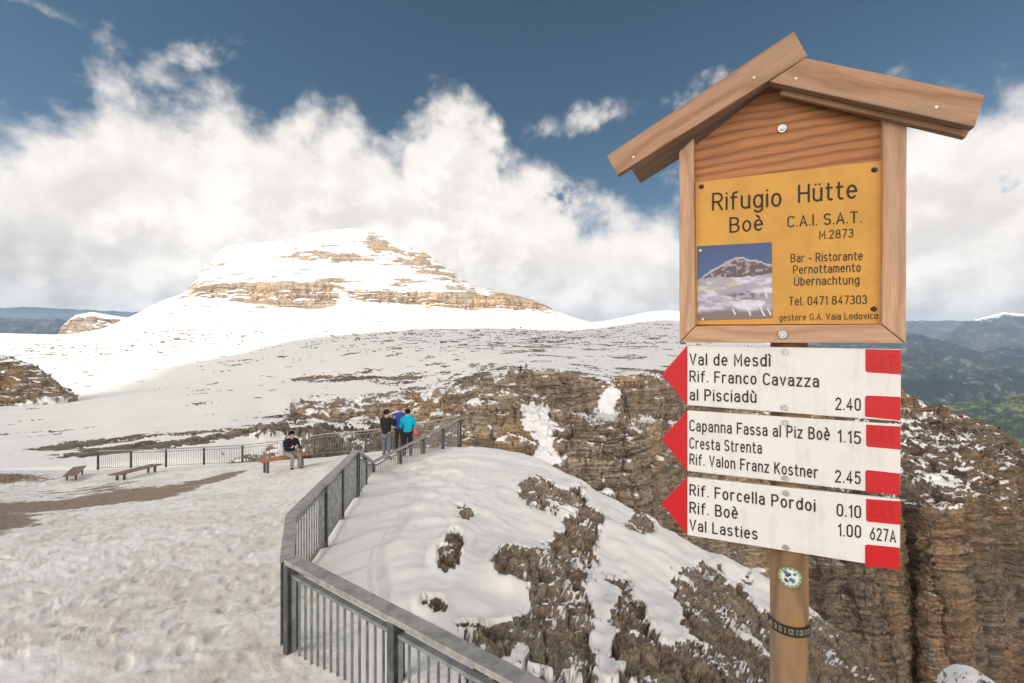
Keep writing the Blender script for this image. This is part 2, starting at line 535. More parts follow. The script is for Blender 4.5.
def build_near_ground():
    pxs = np.concatenate([np.linspace(-900, -40, 90, endpoint=False), np.arange(-40, 1010, 1.45), np.linspace(1010, 1800, 70)])
    rows = np.exp(np.linspace(math.log(0.45), math.log(34), 470))
    colv = np.stack([np.interp(rows, DL, t) for t in _TAB], 1)          # rows x keys
    colv = gsmooth(colv, 5, 0)
    D = np.stack([np.interp(pxs, _KEYS, colv[i]) for i in range(len(rows))])
    D = gsmooth(D, 14, 1)
    dd = np.repeat(rows[:, None], len(pxs), 1)
    PX = np.repeat(pxs[None, :], len(rows), 0)
    PY = HY + D / dd * F
    X, Y, Z = (PX - CX) / F * dd, dd, -D
    Z = Z + sstep(PX + (PY - 500) * 0.4, 470, 600) * sstep(dd, 3.0, 6.0) * (0.42 * fbm(X * 0.42, Y * 0.42, X * 0, 4, seed=61) + 0.10 * fbm(X * 1.6, Y * 1.6, X * 0, 3, seed=62))
    # where broken rock shows through (control values; blended in the plane of the ground)
    ctl = [(541, 494, .9), (530, 488, .3), (575, 495, .6), (590, 515, .9), (575, 540, .9), (560, 520, .1), (545, 530, -.2), (600, 495, -.6), (625, 505, -.3), (612, 540, -.4),
           (508, 570, .9), (525, 572, .8), (545, 560, .9), (570, 570, 1.), (555, 600, 1.), (575, 620, .9), (540, 600, .7), (520, 600, -.1), (530, 640, .7), (505, 640, .5),
           (485, 632, .8), (515, 625, .2), (560, 650, .9), (580, 665, .8), (545, 665, .9), (525, 680, .5), (520, 655, -.2), (500, 600, -.9), (475, 600, -1.2),
           (600, 600, -.6), (603, 640, -.5), (607, 670, -.4), (592, 570, -.1), (622, 580, .4), (630, 615, .9), (640, 645, .9), (625, 650, .4), (640, 680, .7), (645, 560, -.5), (650, 590, -.6),
           (660, 620, -.7), (675, 640, -.4), (668, 665, .3), (660, 535, -.5), (640, 520, .5), (650, 530, .3), (690, 590, .4), (700, 610, .9), (715, 595, .7), (690, 560, -.3),
           (720, 640, .8), (735, 660, 1.), (745, 610, .5), (730, 580, -.2), (700, 660, .4), (710, 683, .9), (760, 600, -.3), (765, 630, .5), (760, 660, .9), (790, 640, .8), (780, 610, -.1),
           (820, 606, -.5), (830, 630, .9), (850, 660, 1.1), (870, 620, .8), (890, 660, 1.), (810, 670, 1.),
           (455, 545, .45), (447, 562, .5), (466, 520, .35), (463, 512, .1), (437, 608, .5), (425, 606, .1), (440, 585, -1.), (480, 545, -1.2), (440, 530, -1.5), (490, 500, -1.3), (500, 520, -1.), (520, 530, -.7),
           (615, 485, -.6), (520, 465, -1.5), (560, 470, -.9), (480, 450, -2), (400, 560, -3), (410, 500, -3), (400, 620, -2.5), (330, 560, -3), (300, 470, -3), (150, 600, -3), (0, 683, -3), (380, 470, -3),
           (60, 500, -3), (150, 460, -3), (300, 683, -3), (-300, 600, -3), (1000, 683, 1), (1300, 700, 1), (560, 760, .5), (420, 900, -1), (700, 900, .3), (900, 900, .6)]
    rk = np.zeros_like(D)
    ws = np.zeros_like(D)
    for cx_, cy_, v_ in ctl:
        q = 1.0 / ((PX - cx_) ** 2 + (PY - cy_) ** 2 + 40.0) ** 1.5
        rk += q * v_
        ws += q
    rk /= ws
    mean = fbm(X * 0.55, Y * 0.55, Z * 0.55, 4, seed=3)
    mid = fbm(X * 1.5, Y * 1.5, Z * 1.5, 5, gain=0.55, seed=5)
    finen = fbm(X * 5.5, Y * 5.5, Z * 5.5, 4, gain=0.6, seed=8)
    ridg = fbm(X * 2.4, Y * 2.4, Z * 2.4, 5, gain=0.6, seed=9, ridged=True)
    rocky = sstep(rk, -0.9, 0.4)
    crumb = fbm(X * 4.2, Y * 4.2, Z * 4.2, 5, gain=0.62, seed=12, ridged=True)
    blk = blocks(X / 0.80 + 0.3 * mid, Y / 0.80, Z / 0.80, 210)
    blk2 = blocks(X / 0.25, Y / 0.25 + 0.3 * mid, Z / 0.25, 211)
    rough = 0.22 * mid + 0.10 * ridg + 0.08 * finen + 0.22 * mean + 0.12 * crumb + 0.42 * blk + 0.14 * blk2
    rockz = rocky * (rough * 0.50 - 0.05)
    thickness = np.clip(-0.46 * rk + 0.20 * mean + 0.66 * mid + 0.55 * finen + 0.35 * crumb - 0.25, -0.6, 0.5)
    swell = 0.05 * fbm(X * 0.45, Y * 0.45, Z * 0, 3, seed=21)
    drift = 0.085 * fbm(X * 0.9 + Y * 0.4, Y * 2.0 - X * 0.8, Z * 0, 3, seed=23) * sstep(PX - 0 * PY, 330, 420) * (1 - rocky)
    soft = gsmooth(gsmooth(rockz, 7, 0), 9, 1)
    snowz = soft + 0.07 * rocky + 0.10 * rocky * mean + 0.08 * rocky * mid + swell * (1 - rocky) + drift
    m = (thickness * (0.6) - rough * 0.36 * rocky)
    mask = sstep(m + (1 - rocky) * 1.0, -0.02, 0.05)
    h = np.where(m + (1 - rocky) > 0, snowz + np.clip(m, 0, 0.25) * 0.25 * rocky, rockz)
    h = snowz * mask + rockz * (1 - mask) + 0.05 * mask * rocky
    lump = np.exp(-((PX - 455) / 60) ** 2 - ((PY - 505) / 45.0) ** 2)
    h = h + lump * (1 - rocky * 0.5) * (0.16 * fbm(X * 1.1, Y * 1.1, X * 0, 4, gain=0.55, seed=63, ridged=True) + 0.05 * mid)
    # wind lip along the crest of the drift
    # fresh snow lodged on the flatter facets of the rock
    tmp = np.stack([X, Y, Z + h * 0.8], -1)
    nz = np.abs(grid_normals(tmp)[..., 2])
    lodged = sstep(nz + 0.25 * finen + 0.35 * mid, 0.90, 1.08) * (1 - sstep(rk, 0.85, 1.3) * 0.5)
    mask = np.maximum(mask, lodged * 0.9)
    inside = sstep(330 - PX + (PY - 560) * 0.25, -30, 40)
    # churned snow on the terrace
    dirt = np.clip(inside + sstep(470 - PX, 0, 60) * sstep(480 - PY, -6, 12), 0, 1)
    tr = 0.032 * fbm(X * 3.2, Y * 3.2, Z * 0, 4, gain=0.6, seed=30) + 0.020 * fbm(X * 9, Y * 9, Z * 0, 3, seed=33)
    h += tr * dirt * 0.7
    rng = random.Random(12)
    prints = []
    def trail(p0, p1, wob):
        a_, b_ = np.array(p0), np.array(p1)
        L_ = np.linalg.norm(b_ - a_)
        t_ = (b_ - a_) / L_
        n_ = np.array([-t_[1], t_[0]])
        k_ = 0
        q_ = 0.0
        ph_ = rng.uniform(0, 6)
        while q_ < L_:
            c_ = a_ + t_ * q_ + n_ * ((0.11 if k_ % 2 else -0.11) + wob * math.sin(q_ * 0.6 + ph_)) + np.array([rng.uniform(-.05, .05), rng.uniform(-.05, .05)])
            prints.append((c_[0], c_[1], math.atan2(t_[1], t_[0]) + rng.uniform(-.25, .25), rng.uniform(0.6, 1.0)))
            q_ += rng.uniform(0.55, 0.72)
            k_ += 1
    for p0, p1 in (((-3.2, 3.2), (-6.5, 17)), ((-4.6, 3.6), (-7.4, 16)), ((-2.8, 4.8), (-4.3, 14)), ((-6.5, 5), (-13, 17)), ((-5.2, 4), (-4.2, 13)), ((-3.6, 4.2), (-8, 12)),
                   ((-8, 7), (-4, 11)), ((-3.5, 6.5), (-9, 9)), ((-4.2, 4.4), (-5.5, 9)), ((-7, 5.5), (-9.5, 15)), ((-4.0, 8.5), (-14, 14)), ((-3.4, 5.6), (-4.9, 8))):
        trail(p0, p1, 0.25)
    for _ in range(150):
        d_ = rng.uniform(4.2, 11)
        prints.append((-0.45 * d_ - rng.uniform(0.2, 0.65) * d_, d_, rng.uniform(0, 6.3), rng.uniform(0.5, 1.0)))
    dent = np.zeros_like(h)
    stain = np.zeros_like(h)
    for (x_, y_, a_, k_) in prints:
        r0_, r1_ = np.searchsorted(rows, [y_ - 0.35, y_ + 0.35])
        sl_ = slice(max(0, r0_), r1_ + 1)
        dx_, dy_ = X[sl_] - x_, Y[sl_] - y_
        u_ = (dx_ * math.cos(a_) + dy_ * math.sin(a_)) / 0.17
        v_ = (-dx_ * math.sin(a_) + dy_ * math.cos(a_)) / 0.075
        q_ = np.sqrt(u_ * u_ + v_ * v_)
        dent[sl_] = np.minimum(dent[sl_], -0.026 * k_ * (1 - sstep(q_, 0.55, 1.0)))
        dent[sl_] += 0.008 * k_ * np.exp(-((q_ - 1.3) / 0.25) ** 2)
        if k_ > 0.84:
            stain[sl_] = np.maximum(stain[sl_], (1 - sstep(q_, 0.3, 1.1)) * (k_ - 0.5))
    h += dent * sstep(dirt, 0.2, 0.8)
    # muddy strip that thawed free
    tx = [-400, -60, 0, 60, 110, 160, 205, 250, 262, 400]
    up = [500, 494, 497, 492, 486, 484, 477, 468, 466, 455]
    dn = [560, 534, 527, 517, 507, 499, 486, 471, 467, 455]
    a = PY - np.interp(PX, tx, up)
    b = np.interp(PX, tx, dn) - PY
    s_ = np.minimum(a, b) / np.maximum(3.0, 0.5 * (np.interp(PX, tx, dn) - np.interp(PX, tx, up)))
    mud = np.clip(0.50 + 0.62 * s_ + 0.75 * fbm(X * 0.35, Y * 0.6, Z * 0, 4, gain=0.6, seed=41), 0, 1) * sstep(275 - PX, 0, 40) * sstep(s_, -1.5, -0.4)
    mud = np.maximum(mud, 0.62 * stain * dirt)
    # bare stones at the left rim of the terrace
    a2 = np.exp(-((PX + 10) / 75) ** 2 - ((PY - 480) / 7.0) ** 2)
    mud = np.maximum(mud, 0.9 * a2)
    rocky2 = a2
    h += rocky2 * 0.25 * np.abs(ridg)
    BASE = np.stack([X, Y, Z], -1)
    nb = grid_normals(np.stack([gsmooth(gsmooth(BASE[..., i], 9, 0), 11, 1) for i in range(3)], -1))
    nb *= np.sign(nb[..., 2:3])
    kx = (sstep(PX, 440, 500) * sstep(dd, 2.5, 4.0))[..., None]
    nb = nb * kx + np.array([0, 0, 1.0]) * (1 - kx)
    P = BASE + nb * h[..., None]
    me = grid_mesh('ground', P[::1, ::1], {'snow': mask, 'mud': mud, 'dirt': dirt}, facet=mask)
    o = link('ground', me, M_NEAR)
    tag(o, kind='structure')
    def ground_z(x, y):
        px = CX + x / y * F
        j = int(np.clip(np.searchsorted(pxs, px), 1, len(pxs) - 1))
        i = int(np.clip(np.searchsorted(rows, y), 1, len(rows) - 1))
        fj = (px - pxs[j - 1]) / (pxs[j] - pxs[j - 1])
        fi = (y - rows[i - 1]) / (rows[i] - rows[i - 1])
        q = P[i - 1:i + 1, j - 1:j + 1, 2]
        return float((q[0, 0] * (1 - fj) + q[0, 1] * fj) * (1 - fi) + (q[1, 0] * (1 - fj) + q[1, 1] * fj) * fi)
    return ground_z

ground_z = build_near_ground()


# ------------------------------------------------------------------ far terrain sheets
def sheet(name, cols, x0, x1, step, counts, mat, s, seed, thr, usmooth=6, strata=1.0, crack=1.0, amp=1.0, nscale=None, namp=0.35,
          wid=0.12, vary=None, snowbias=None, kind='structure', sm=1.2, bigk=1.1, jag=0.0):
    pxs = np.arange(x0, x1 + step, step)
    PY, D = resample_cols(cols, pxs, counts, usmooth)
    PX = np.repeat(pxs[None, :], len(PY), 0)
    P = to_world(PX, PY, D)
    if jag:
        jx, jy = P[..., 0] / (jag * 2.2), P[..., 1] / (jag * 2.2)
        P[..., 2] += jag * (blocks(jx, jy, jx * 0 + 0.3, seed + 300, scales=((1.0, 0.6), (2.6, 0.35))) + 0.5 * fbm(jx * 0.6, jy * 0.6, jx * 0, 4, seed=seed + 301))
    Q = np.stack([gsmooth(gsmooth(P[..., i], 2.0, 0), 2.0, 1) for i in range(3)], -1)
    n = grid_normals(Q)
    flip = np.sign((n * -P).sum(-1, keepdims=True))
    n = n * np.where(flip == 0, 1, flip)
    a = amp if vary is None else amp * vary(PX, PY, D, n)
    steep = 1 - sstep(np.abs(n[..., 2]), 0.55, 0.93)
    disp = rock_disp(P, s, seed, strata, crack, bigk) * a
    P0, P = P, P + n * disp[..., None]
    mask, nz = snow_mask(P, thr, nscale or s, namp, seed + 70, wid, sm)
    if snowbias is not None:
        mask = np.clip(mask + snowbias(PX, PY, D, P), 0, 1)
    ms = gsmooth(gsmooth(mask, 1.0, 0), 1.0, 1)
    low_ = gsmooth(gsmooth(disp, 5, 0), 6, 1)
    P = P0 + n * (disp * (1 - ms) + (low_ + 0.04 * s * np.mean(a)) * ms)[..., None]
    o = link(name, grid_mesh(name, P, {'snow': mask}, facet=mask), mat)
    if kind:
        tag(o, kind=kind)
    return o

# plateau beyond the terrace
PLAT = {
 -500: [(331, 1300), (338, 900), (365, 420), (400, 230), (440, 90), (475, 48), (560, 34)],
 -150: [(331, 1300), (338, 900), (366, 420), (402, 230), (440, 90), (475, 48), (560, 34)],
    0: [(333, 1250), (341, 900), (370, 450), (402, 240), (438, 90), (470, 48), (560, 34)],
   70: [(335, 1200), (344, 900), (368, 480), (397, 250), (434, 95), (468, 48), (560, 34)],
  120: [(325, 1200), (340, 900), (366, 480), (392, 260), (430, 95), (463, 50), (560, 34)],
  160: [(306, 1250), (332, 900), (362, 500), (389, 260), (425, 100), (460, 50), (560, 34)],
  240: [(306, 1450), (328, 950), (354, 520), (384, 260), (420, 100), (455, 50), (560, 34)],
  330: [(311, 1450), (326, 1050), (346, 560), (378, 260), (412, 105), (450, 50), (560, 34)],
  420: [(309, 1450), (325, 1050), (343, 560), (374, 240), (404, 114), (445, 106), (560, 92)],
  500: [(314, 1450), (327, 1000), (343, 520), (362, 220), (374, 114), (400, 112), (520, 100)],
  560: [(321, 1350), (331, 950), (344, 500), (362, 220), (374, 125), (400, 118), (520, 105)],
  600: [(323, 1050), (330, 850), (345, 480), (364, 230), (381, 138), (405, 128), (520, 110)],
  640: [(313, 1000), (325, 800), (345, 470), (366, 240), (380, 150), (405, 140), (520, 120)],
  668: [(309, 980), (323, 790), (345, 470), (366, 240), (381, 155), (405, 145), (520, 125)],
  700: [(315, 960), (327, 780), (347, 470), (368, 250), (384, 160), (405, 150), (520, 130)],
  760: [(340, 900), (345, 720), (355, 480), (372, 270), (388, 180), (410, 165), (520, 140)],
  840: [(362, 800), (366, 620), (372, 460), (382, 290), (392, 200), (420, 180), (520, 150)],
  960: [(420, 600), (425, 500), (430, 380), (440, 290), (450, 230), (480, 200), (560, 180)],
}
def plat_vary(PX, PY, D, n):
    z = sstep(PY, 350, 400) * sstep(PX, 180, 330) * sstep(D, 400, 150)
    far = sstep(D, 300, 700)
    return 0.10 + 0.42 * z + 0.15 * far

def plat_snow(PX, PY, D, P):
    x, y, z = P[..., 0], P[..., 1], P[..., 2]
    st = fbm(x / 16, y / 16, z * 0.9, 5, gain=0.62, seed=77)
    # broad bare ledges on the right of the slope, thin streaks elsewhere
    dens = 0.055 + 0.26 * sstep(PX, 215, 330) * sstep(PY, 385, 415) + 0.10 * sstep(PX, 300, 420) * sstep(PY, 350, 380) * sstep(D, 420, 250)
    dens += 0.10 * sstep(PX, 120, 260) * sstep(PY, 372, 385) * sstep(395, PY, PY + 1) * 0
    dens += 0.30 * np.exp(-((PX - 225) / 110) ** 2 - ((PY - (437 - (PX - 225) * 0.12)) / 4.0) ** 2)
    dens += 0.30 * np.exp(-((PX - 90) / 95) ** 2 - ((PY - 448) / 7.0) ** 2)
    dens += 0.30 * np.exp(-((PX - 345) / 75) ** 2 - ((PY - 378) / 3.0) ** 2)
    dens += 0.26 * 0.55 * np.exp(-((PX - 60) / 120) ** 2 - ((PY - 350) / 14.0) ** 2) + 0.12 * np.exp(-((PX - 190) / 60) ** 2 - ((PY - 335) / 8.0) ** 2)
    rim = sstep(PX, 430, 490) * sstep(PY, 362, 374)
    dens += 0.14 * rim
    mid = np.exp(-((PX - 520) / 200) ** 2 - ((PY - 340) / 16.0) ** 2)
    dens += 0.15 * mid
    b = sstep(st * 0.5 + 0.5, 0.74 - dens - 0.06, 0.74 - dens + 0.06)
    return 0.55 - 1.5 * b

sheet('plateau', PLAT, -420, 930, 1.6, [26, 34, 50, 62, 46, 40], M_PLAT, 5.0, 100, 0.80, usmooth=8, vary=plat_vary, snowbias=plat_snow, crack=0.6,
      nscale=9, namp=0.25, strata=1.5, bigk=0.35)

# left rocky bluff in shade, in front of the sunlit slope
BLUFF = {
 -260: [(350, 215), (352, 205), (384, 200), (418, 196), (480, 150)],
  -60: [(352, 215), (354, 205), (384, 200), (420, 190), (480, 150)],
   10: [(356, 215), (359, 206), (383, 201), (406, 198), (470, 150)],
   40: [(366, 215), (369, 207), (386, 203), (400, 200), (460, 150)],
   62: [(384, 215), (386, 209), (391, 206), (396, 204), (450, 150)],
   76: [(398, 212), (399, 210), (402, 207), (405, 205), (450, 150)],
}
sheet('hill', BLUFF, -240, 76, 1.1, [10, 40, 34, 20], M_WALL, 3.6, 130, 0.78, usmooth=3, amp=0.6, nscale=2.5, namp=0.5, wid=0.14, snowbias=lambda PX, PY, D, P: -0.35 * sstep(PY, 375, 392), strata=1.6, bigk=0.6)

# gorge wall opposite the spur
GORGE = {
 300: [(402, 106), (408, 100), (425, 95), (432, 91), (445, 88), (462, 84), (500, 78), (560, 72)],
 380: [(396, 110), (404, 102), (420, 97), (428, 92), (442, 89), (462, 85), (500, 79), (560, 73)],
 440: [(388, 112), (397, 103), (410, 99), (418, 93), (434, 90), (454, 86), (500, 80), (560, 74)],
 490: [(377, 112), (385, 102), (398, 98), (406, 92), (424, 89), (446, 85), (500, 80), (600, 74)],
 515: [(370, 108), (374, 102), (392, 99), (402, 96), (425, 92), (450, 86), (500, 82), (600, 76)],
 545: [(371, 112), (376, 108), (398, 106), (412, 98), (432, 92), (462, 86), (510, 82), (600, 76)],
 575: [(378, 118), (384, 113), (410, 111), (424, 97), (430, 91), (458, 89), (520, 86), (620, 80)],
 610: [(381, 128), (388, 121), (412, 118), (424, 98), (430, 91), (462, 89), (530, 86), (640, 80)],
 640: [(379, 132), (386, 124), (412, 120), (426, 100), (433, 93), (470, 91), (540, 88), (650, 82)],
 672: [(381, 140), (386, 131), (408, 127), (430, 118), (446, 108), (490, 104), (560, 98), (660, 90)],
 720: [(384, 160), (390, 145), (410, 140), (436, 132), (460, 124), (520, 116), (580, 108), (700, 98)],
 770: [(386, 170), (394, 155), (414, 150), (440, 142), (476, 134), (530, 126), (600, 118), (720, 105)],
}
def gorge_snow(PX, PY, D, P):
    gul = np.exp(-((PX - (528 + (PY - 400) * 0.34)) / 17.0) ** 2) * sstep(PY, 392, 412) * sstep(472 - PY, -8, 12)
    gul2 = np.exp(-((PX - (612 - (PY - 392) * 0.25)) / 13.0) ** 2) * sstep(PY, 384, 390) * sstep(420 - PY, -6, 8)
    nn = fbm(P[..., 0] / 2.2, P[..., 1] / 2.2, P[..., 2] / 1.4, 5, gain=0.65, seed=91)
    g1 = sstep(gul + 0.7 * nn, 0.45, 0.75)
    g2 = sstep(gul2 + 0.7 * nn, 0.45, 0.75)
    return 1.0 * g1 + 0.9 * g2 - 0.15 - 0.7 * sstep(nn, -0.12, 0.2) * (1 - np.maximum(g1, g2))
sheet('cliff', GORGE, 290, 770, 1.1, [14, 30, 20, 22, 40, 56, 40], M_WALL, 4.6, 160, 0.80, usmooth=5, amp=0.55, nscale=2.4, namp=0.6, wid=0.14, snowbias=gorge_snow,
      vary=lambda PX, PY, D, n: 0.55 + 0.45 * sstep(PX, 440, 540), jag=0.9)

# towers on the right
TOWER = {
 640: [(470, 150), (490, 146), (505, 143), (512, 138), (530, 134), (600, 130), (700, 126), (800, 122)],
 720: [(440, 160), (470, 152), (490, 147), (500, 140), (520, 136), (600, 131), (700, 127), (800, 122)],
 800: [(400, 172), (440, 158), (470, 150), (490, 141), (512, 136), (600, 131), (700, 127), (800, 122)],
 870: [(386, 180), (425, 165), (455, 157), (490, 144), (500, 138), (600, 131), (700, 126), (800, 120)],
 903: [(391, 178), (428, 164), (452, 156), (490, 143), (500, 137), (600, 131), (700, 126), (800, 120)],
 914: [(394, 178), (430, 165), (455, 158), (492, 147), (503, 145), (600, 142), (700, 138), (800, 132)],
 924: [(398, 177), (430, 164), (455, 156), (494, 142), (503, 136), (600, 130), (700, 125), (800, 120)],
 945: [(403, 176), (434, 164), (456, 156), (496, 141), (504, 136), (600, 130), (700, 125), (800, 120)],
 970: [(421, 176), (440, 166), (458, 158), (494, 142), (504, 137), (600, 131), (700, 126), (800, 120)],
 990: [(425, 178), (448, 170), (462, 162), (490, 150), (500, 145), (600, 139), (700, 132), (800, 125)],
1012: [(436, 185), (456, 174), (470, 166), (496, 158), (510, 153), (600, 147), (700, 140), (800, 130)],
1030: [(452, 190), (470, 180), (486, 172), (510, 164), (525, 158), (600, 150), (700, 142), (800, 132)],
1100: [(490, 195), (510, 186), (525, 178), (545, 170), (560, 164), (620, 155), (700, 146), (800, 136)],
1250: [(560, 195), (575, 186), (590, 178), (605, 170), (620, 164), (650, 155), (720, 146), (800, 136)],
}
def tower_snow(PX, PY, D, P):
    led = np.exp(-((PX - 950) / 42) ** 2 - ((PY - (486 - (PX - 950) * 0.1)) / 9.0) ** 2)
    nn = fbm(P[..., 0] / 2.0, P[..., 1] / 2.0, P[..., 2] / 1.2, 5, gain=0.68, seed=93)
    return 0.6 * led - 0.12 - 0.45 * sstep(PY, 505, 520) - 0.55 * sstep(nn, -0.05, 0.22) * (1 - 0.6 * led)
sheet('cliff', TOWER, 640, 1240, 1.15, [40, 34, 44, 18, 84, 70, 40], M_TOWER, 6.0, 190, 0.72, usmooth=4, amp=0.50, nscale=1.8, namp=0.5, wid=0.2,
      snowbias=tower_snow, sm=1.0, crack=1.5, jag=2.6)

# small snow capped outcrop low on the right
OUTCROP = {
 905: [(712, 17.5), (714, 17), (730, 16.4), (800, 15)],
 925: [(692, 17.5), (696, 17), (712, 16.4), (800, 15)],
 940: [(674, 17.5), (680, 16.8), (700, 16.2), (800, 15)],
 958: [(665, 17.5), (674, 16.6), (694, 16.0), (800, 15)],
 975: [(668, 17.5), (676, 16.6), (696, 16.0), (800, 15)],
 995: [(680, 17.5), (686, 16.8), (702, 16.2), (800, 15)],
 1015: [(702, 17.5), (706, 17), (720, 16.4), (800, 15)],
}
sheet('hill', OUTCROP, 905, 1015, 0.9, [16, 24, 50], M_WALL, 0.6, 280, 0.60, usmooth=4, amp=0.5, nscale=0.5, namp=0.4, wid=0.16,
      snowbias=lambda PX, PY, D, P: 0.4 * sstep(684 - PY, -6, 6) - 0.1)

# summit massif
PEAK = {
  60: [(352, 1560), (354, 1500), (356, 1440), (358, 1400), (360, 1380), (362, 1340), (366, 1100)],
 150: [(306, 1560), (307, 1500), (308, 1440), (309, 1400), (310, 1380), (312, 1340), (330, 1100)],
 190: [(290, 1560), (291, 1500), (291, 1440), (292, 1405), (296, 1385), (306, 1340), (330, 1100)],
 199: [(276, 1600), (279, 1530), (282, 1445), (284, 1405), (297, 1385), (306, 1340), (330, 1100)],
 212: [(258, 1680), (267, 1580), (281, 1450), (283, 1405), (299, 1385), (307, 1340), (330, 1100)],
 225: [(246, 1760), (262, 1600), (279, 1450), (281, 1405), (301, 1385), (309, 1340), (330, 1100)],
 250: [(243, 1820), (259, 1620), (277, 1450), (281, 1405), (303, 1385), (311, 1340), (330, 1100)],
 290: [(240, 1860), (258, 1640), (277, 1450), (281, 1405), (307, 1385), (314, 1340), (330, 1100)],
 315: [(232, 1880), (254, 1660), (278, 1450), (282, 1405), (310, 1385), (316, 1340), (330, 1100)],
 355: [(228, 1880), (256, 1660), (284, 1460), (288, 1415), (303, 1395), (314, 1340), (330, 1100)],
 378: [(234, 1860), (260, 1640), (286, 1460), (291, 1415), (302, 1395), (313, 1340), (330, 1100)],
 400: [(244, 1820), (266, 1620), (287, 1460), (292, 1415), (303, 1395), (313, 1340), (330, 1100)],
 425: [(253, 1760), (272, 1590), (288, 1460), (291, 1415), (305, 1395), (312, 1340), (330, 1100)],
 450: [(270, 1700), (280, 1560), (289, 1460), (292, 1415), (309, 1395), (316, 1340), (330, 1100)],
 475: [(286, 1640), (288, 1540), (291, 1460), (293, 1415), (310, 1395), (316, 1340), (330, 1100)],
 500: [(291, 1600), (293, 1520), (294, 1460), (296, 1415), (308, 1395), (317, 1340), (330, 1100)],
 530: [(300, 1580), (301, 1510), (302, 1460), (303, 1415), (312, 1395), (320, 1340), (332, 1100)],
 560: [(312, 1560), (313, 1500), (314, 1450), (315, 1410), (319, 1395), (324, 1340), (335, 1100)],
 600: [(325, 1540), (326, 1480), (327, 1440), (328, 1400), (330, 1380), (334, 1340), (340, 1100)],
 660: [(352, 1540), (353, 1480), (354, 1440), (355, 1400), (356, 1380), (358, 1340), (362, 1100)],
}
def peak_vary(PX, PY, D, n):
    band = np.exp(-((PY - np.interp(PX, [195, 310, 355, 420, 480, 540], [290, 296, 296, 298, 302, 308])) / 9.0) ** 2)
    return 0.28 + 0.5 * band
def peak_snow(PX, PY, D, P):
    x, y, z = P[..., 0], P[..., 1], P[..., 2]
    st = fbm(x / 45, y / 120, z / 14, 5, gain=0.6, seed=55)
    st2 = fbm(x / 60, y / 160, z / 9, 5, gain=0.62, seed=57)
    def blob(cx, cy, sx, sy, rot=0.0):
        dx, dy = PX - cx, PY - cy
        return np.exp(-((dx * math.cos(rot) + dy * math.sin(rot)) / sx) ** 2 - ((-dx * math.sin(rot) + dy * math.cos(rot)) / sy) ** 2)
    bare = 0.9 * blob(318, 255, 32, 7) + 0.55 * blob(350, 258, 18, 6) + 0.75 * blob(405, 258, 34, 7, 0.5) + 0.8 * blob(440, 270, 30, 6, 0.55) \
        + 0.6 * blob(378, 246, 14, 8, 0.9) + 0.6 * blob(400, 282, 12, 5) + 0.65 * blob(330, 282, 24, 4) + 0.4 * blob(208, 262, 4, 10) \
        + 0.75 * blob(515, 300, 34, 7, 0.2) + 0.45 * blob(455, 296, 30, 6) + 0.5 * blob(500, 318, 36, 3, 0.1) + 0.4 * blob(360, 243, 16, 4)
    snowy = 0.8 * blob(345, 300, 12, 12) + 0.5 * blob(380, 306, 22, 5) + 0.5 * blob(425, 300, 10, 6)
    lower = sstep(PY, 306, 314)
    zz_ = z / 13.0 + 0.5 * fbm(x / 150, y / 150, z / 60, 3, seed=58)
    line = sstep(np.abs(zz_ - np.floor(zz_) - 0.5), 0.20, 0.06) * sstep(fbm(x / 38, y / 90, z / 20, 4, gain=0.6, seed=59), 0.20 - 0.30 * sstep(PX, 330, 430), 0.42 - 0.30 * sstep(PX, 330, 430)) * sstep(318 - PY, 0, 8)
    cl = np.exp(-((PY - np.interp(PX, [195, 310, 355, 420, 480, 540], [290, 296, 296, 298, 302, 308])) / 8.0) ** 2)
    return 0.22 - 0.38 * cl - 0.75 * line + 0.6 * lower - 1.6 * bare * sstep(st, -0.45, 0.05) - 0.9 * sstep(st2 + 0.10 * sstep(PX, 320, 400), 0.22, 0.38) * sstep(320 - PY, 0, 8) + snowy
sheet('mountain', PEAK, 70, 655, 0.95, [40, 44, 16, 46, 16, 16], M_PEAK, 26.0, 220, 0.60, usmooth=2, amp=0.5, vary=peak_vary, snowbias=peak_snow,
      nscale=40, namp=0.3, wid=0.14, crack=0.8)

# small rock knob left of the massif
KNOB = {
  20: [(352, 1700), (354, 1660), (356, 1640), (360, 1500)],
  56: [(340, 1700), (341, 1660), (345, 1630), (352, 1500)],
  64: [(322, 1700), (325, 1660), (338, 1630), (350, 1500)],
  74: [(315, 1720), (319, 1660), (335, 1630), (350, 1500)],
  92: [(312, 1740), (316, 1660), (333, 1630), (350, 1500)],
 112: [(315, 1740), (318, 1660), (332, 1630), (350, 1500)],
 134: [(319, 1740), (321, 1660), (330, 1630), (350, 1500)],
 155: [(318, 1740), (320, 1660), (330, 1630), (350, 1500)],
 180: [(330, 1740), (332, 1660), (340, 1630), (350, 1500)],
}
sheet('hill', KNOB, 24, 178, 0.95, [12, 26, 14], M_PEAK, 16.0, 250, 0.62, usmooth=3, amp=0.45, nscale=18, namp=0.5, wid=0.2, crack=0.9)


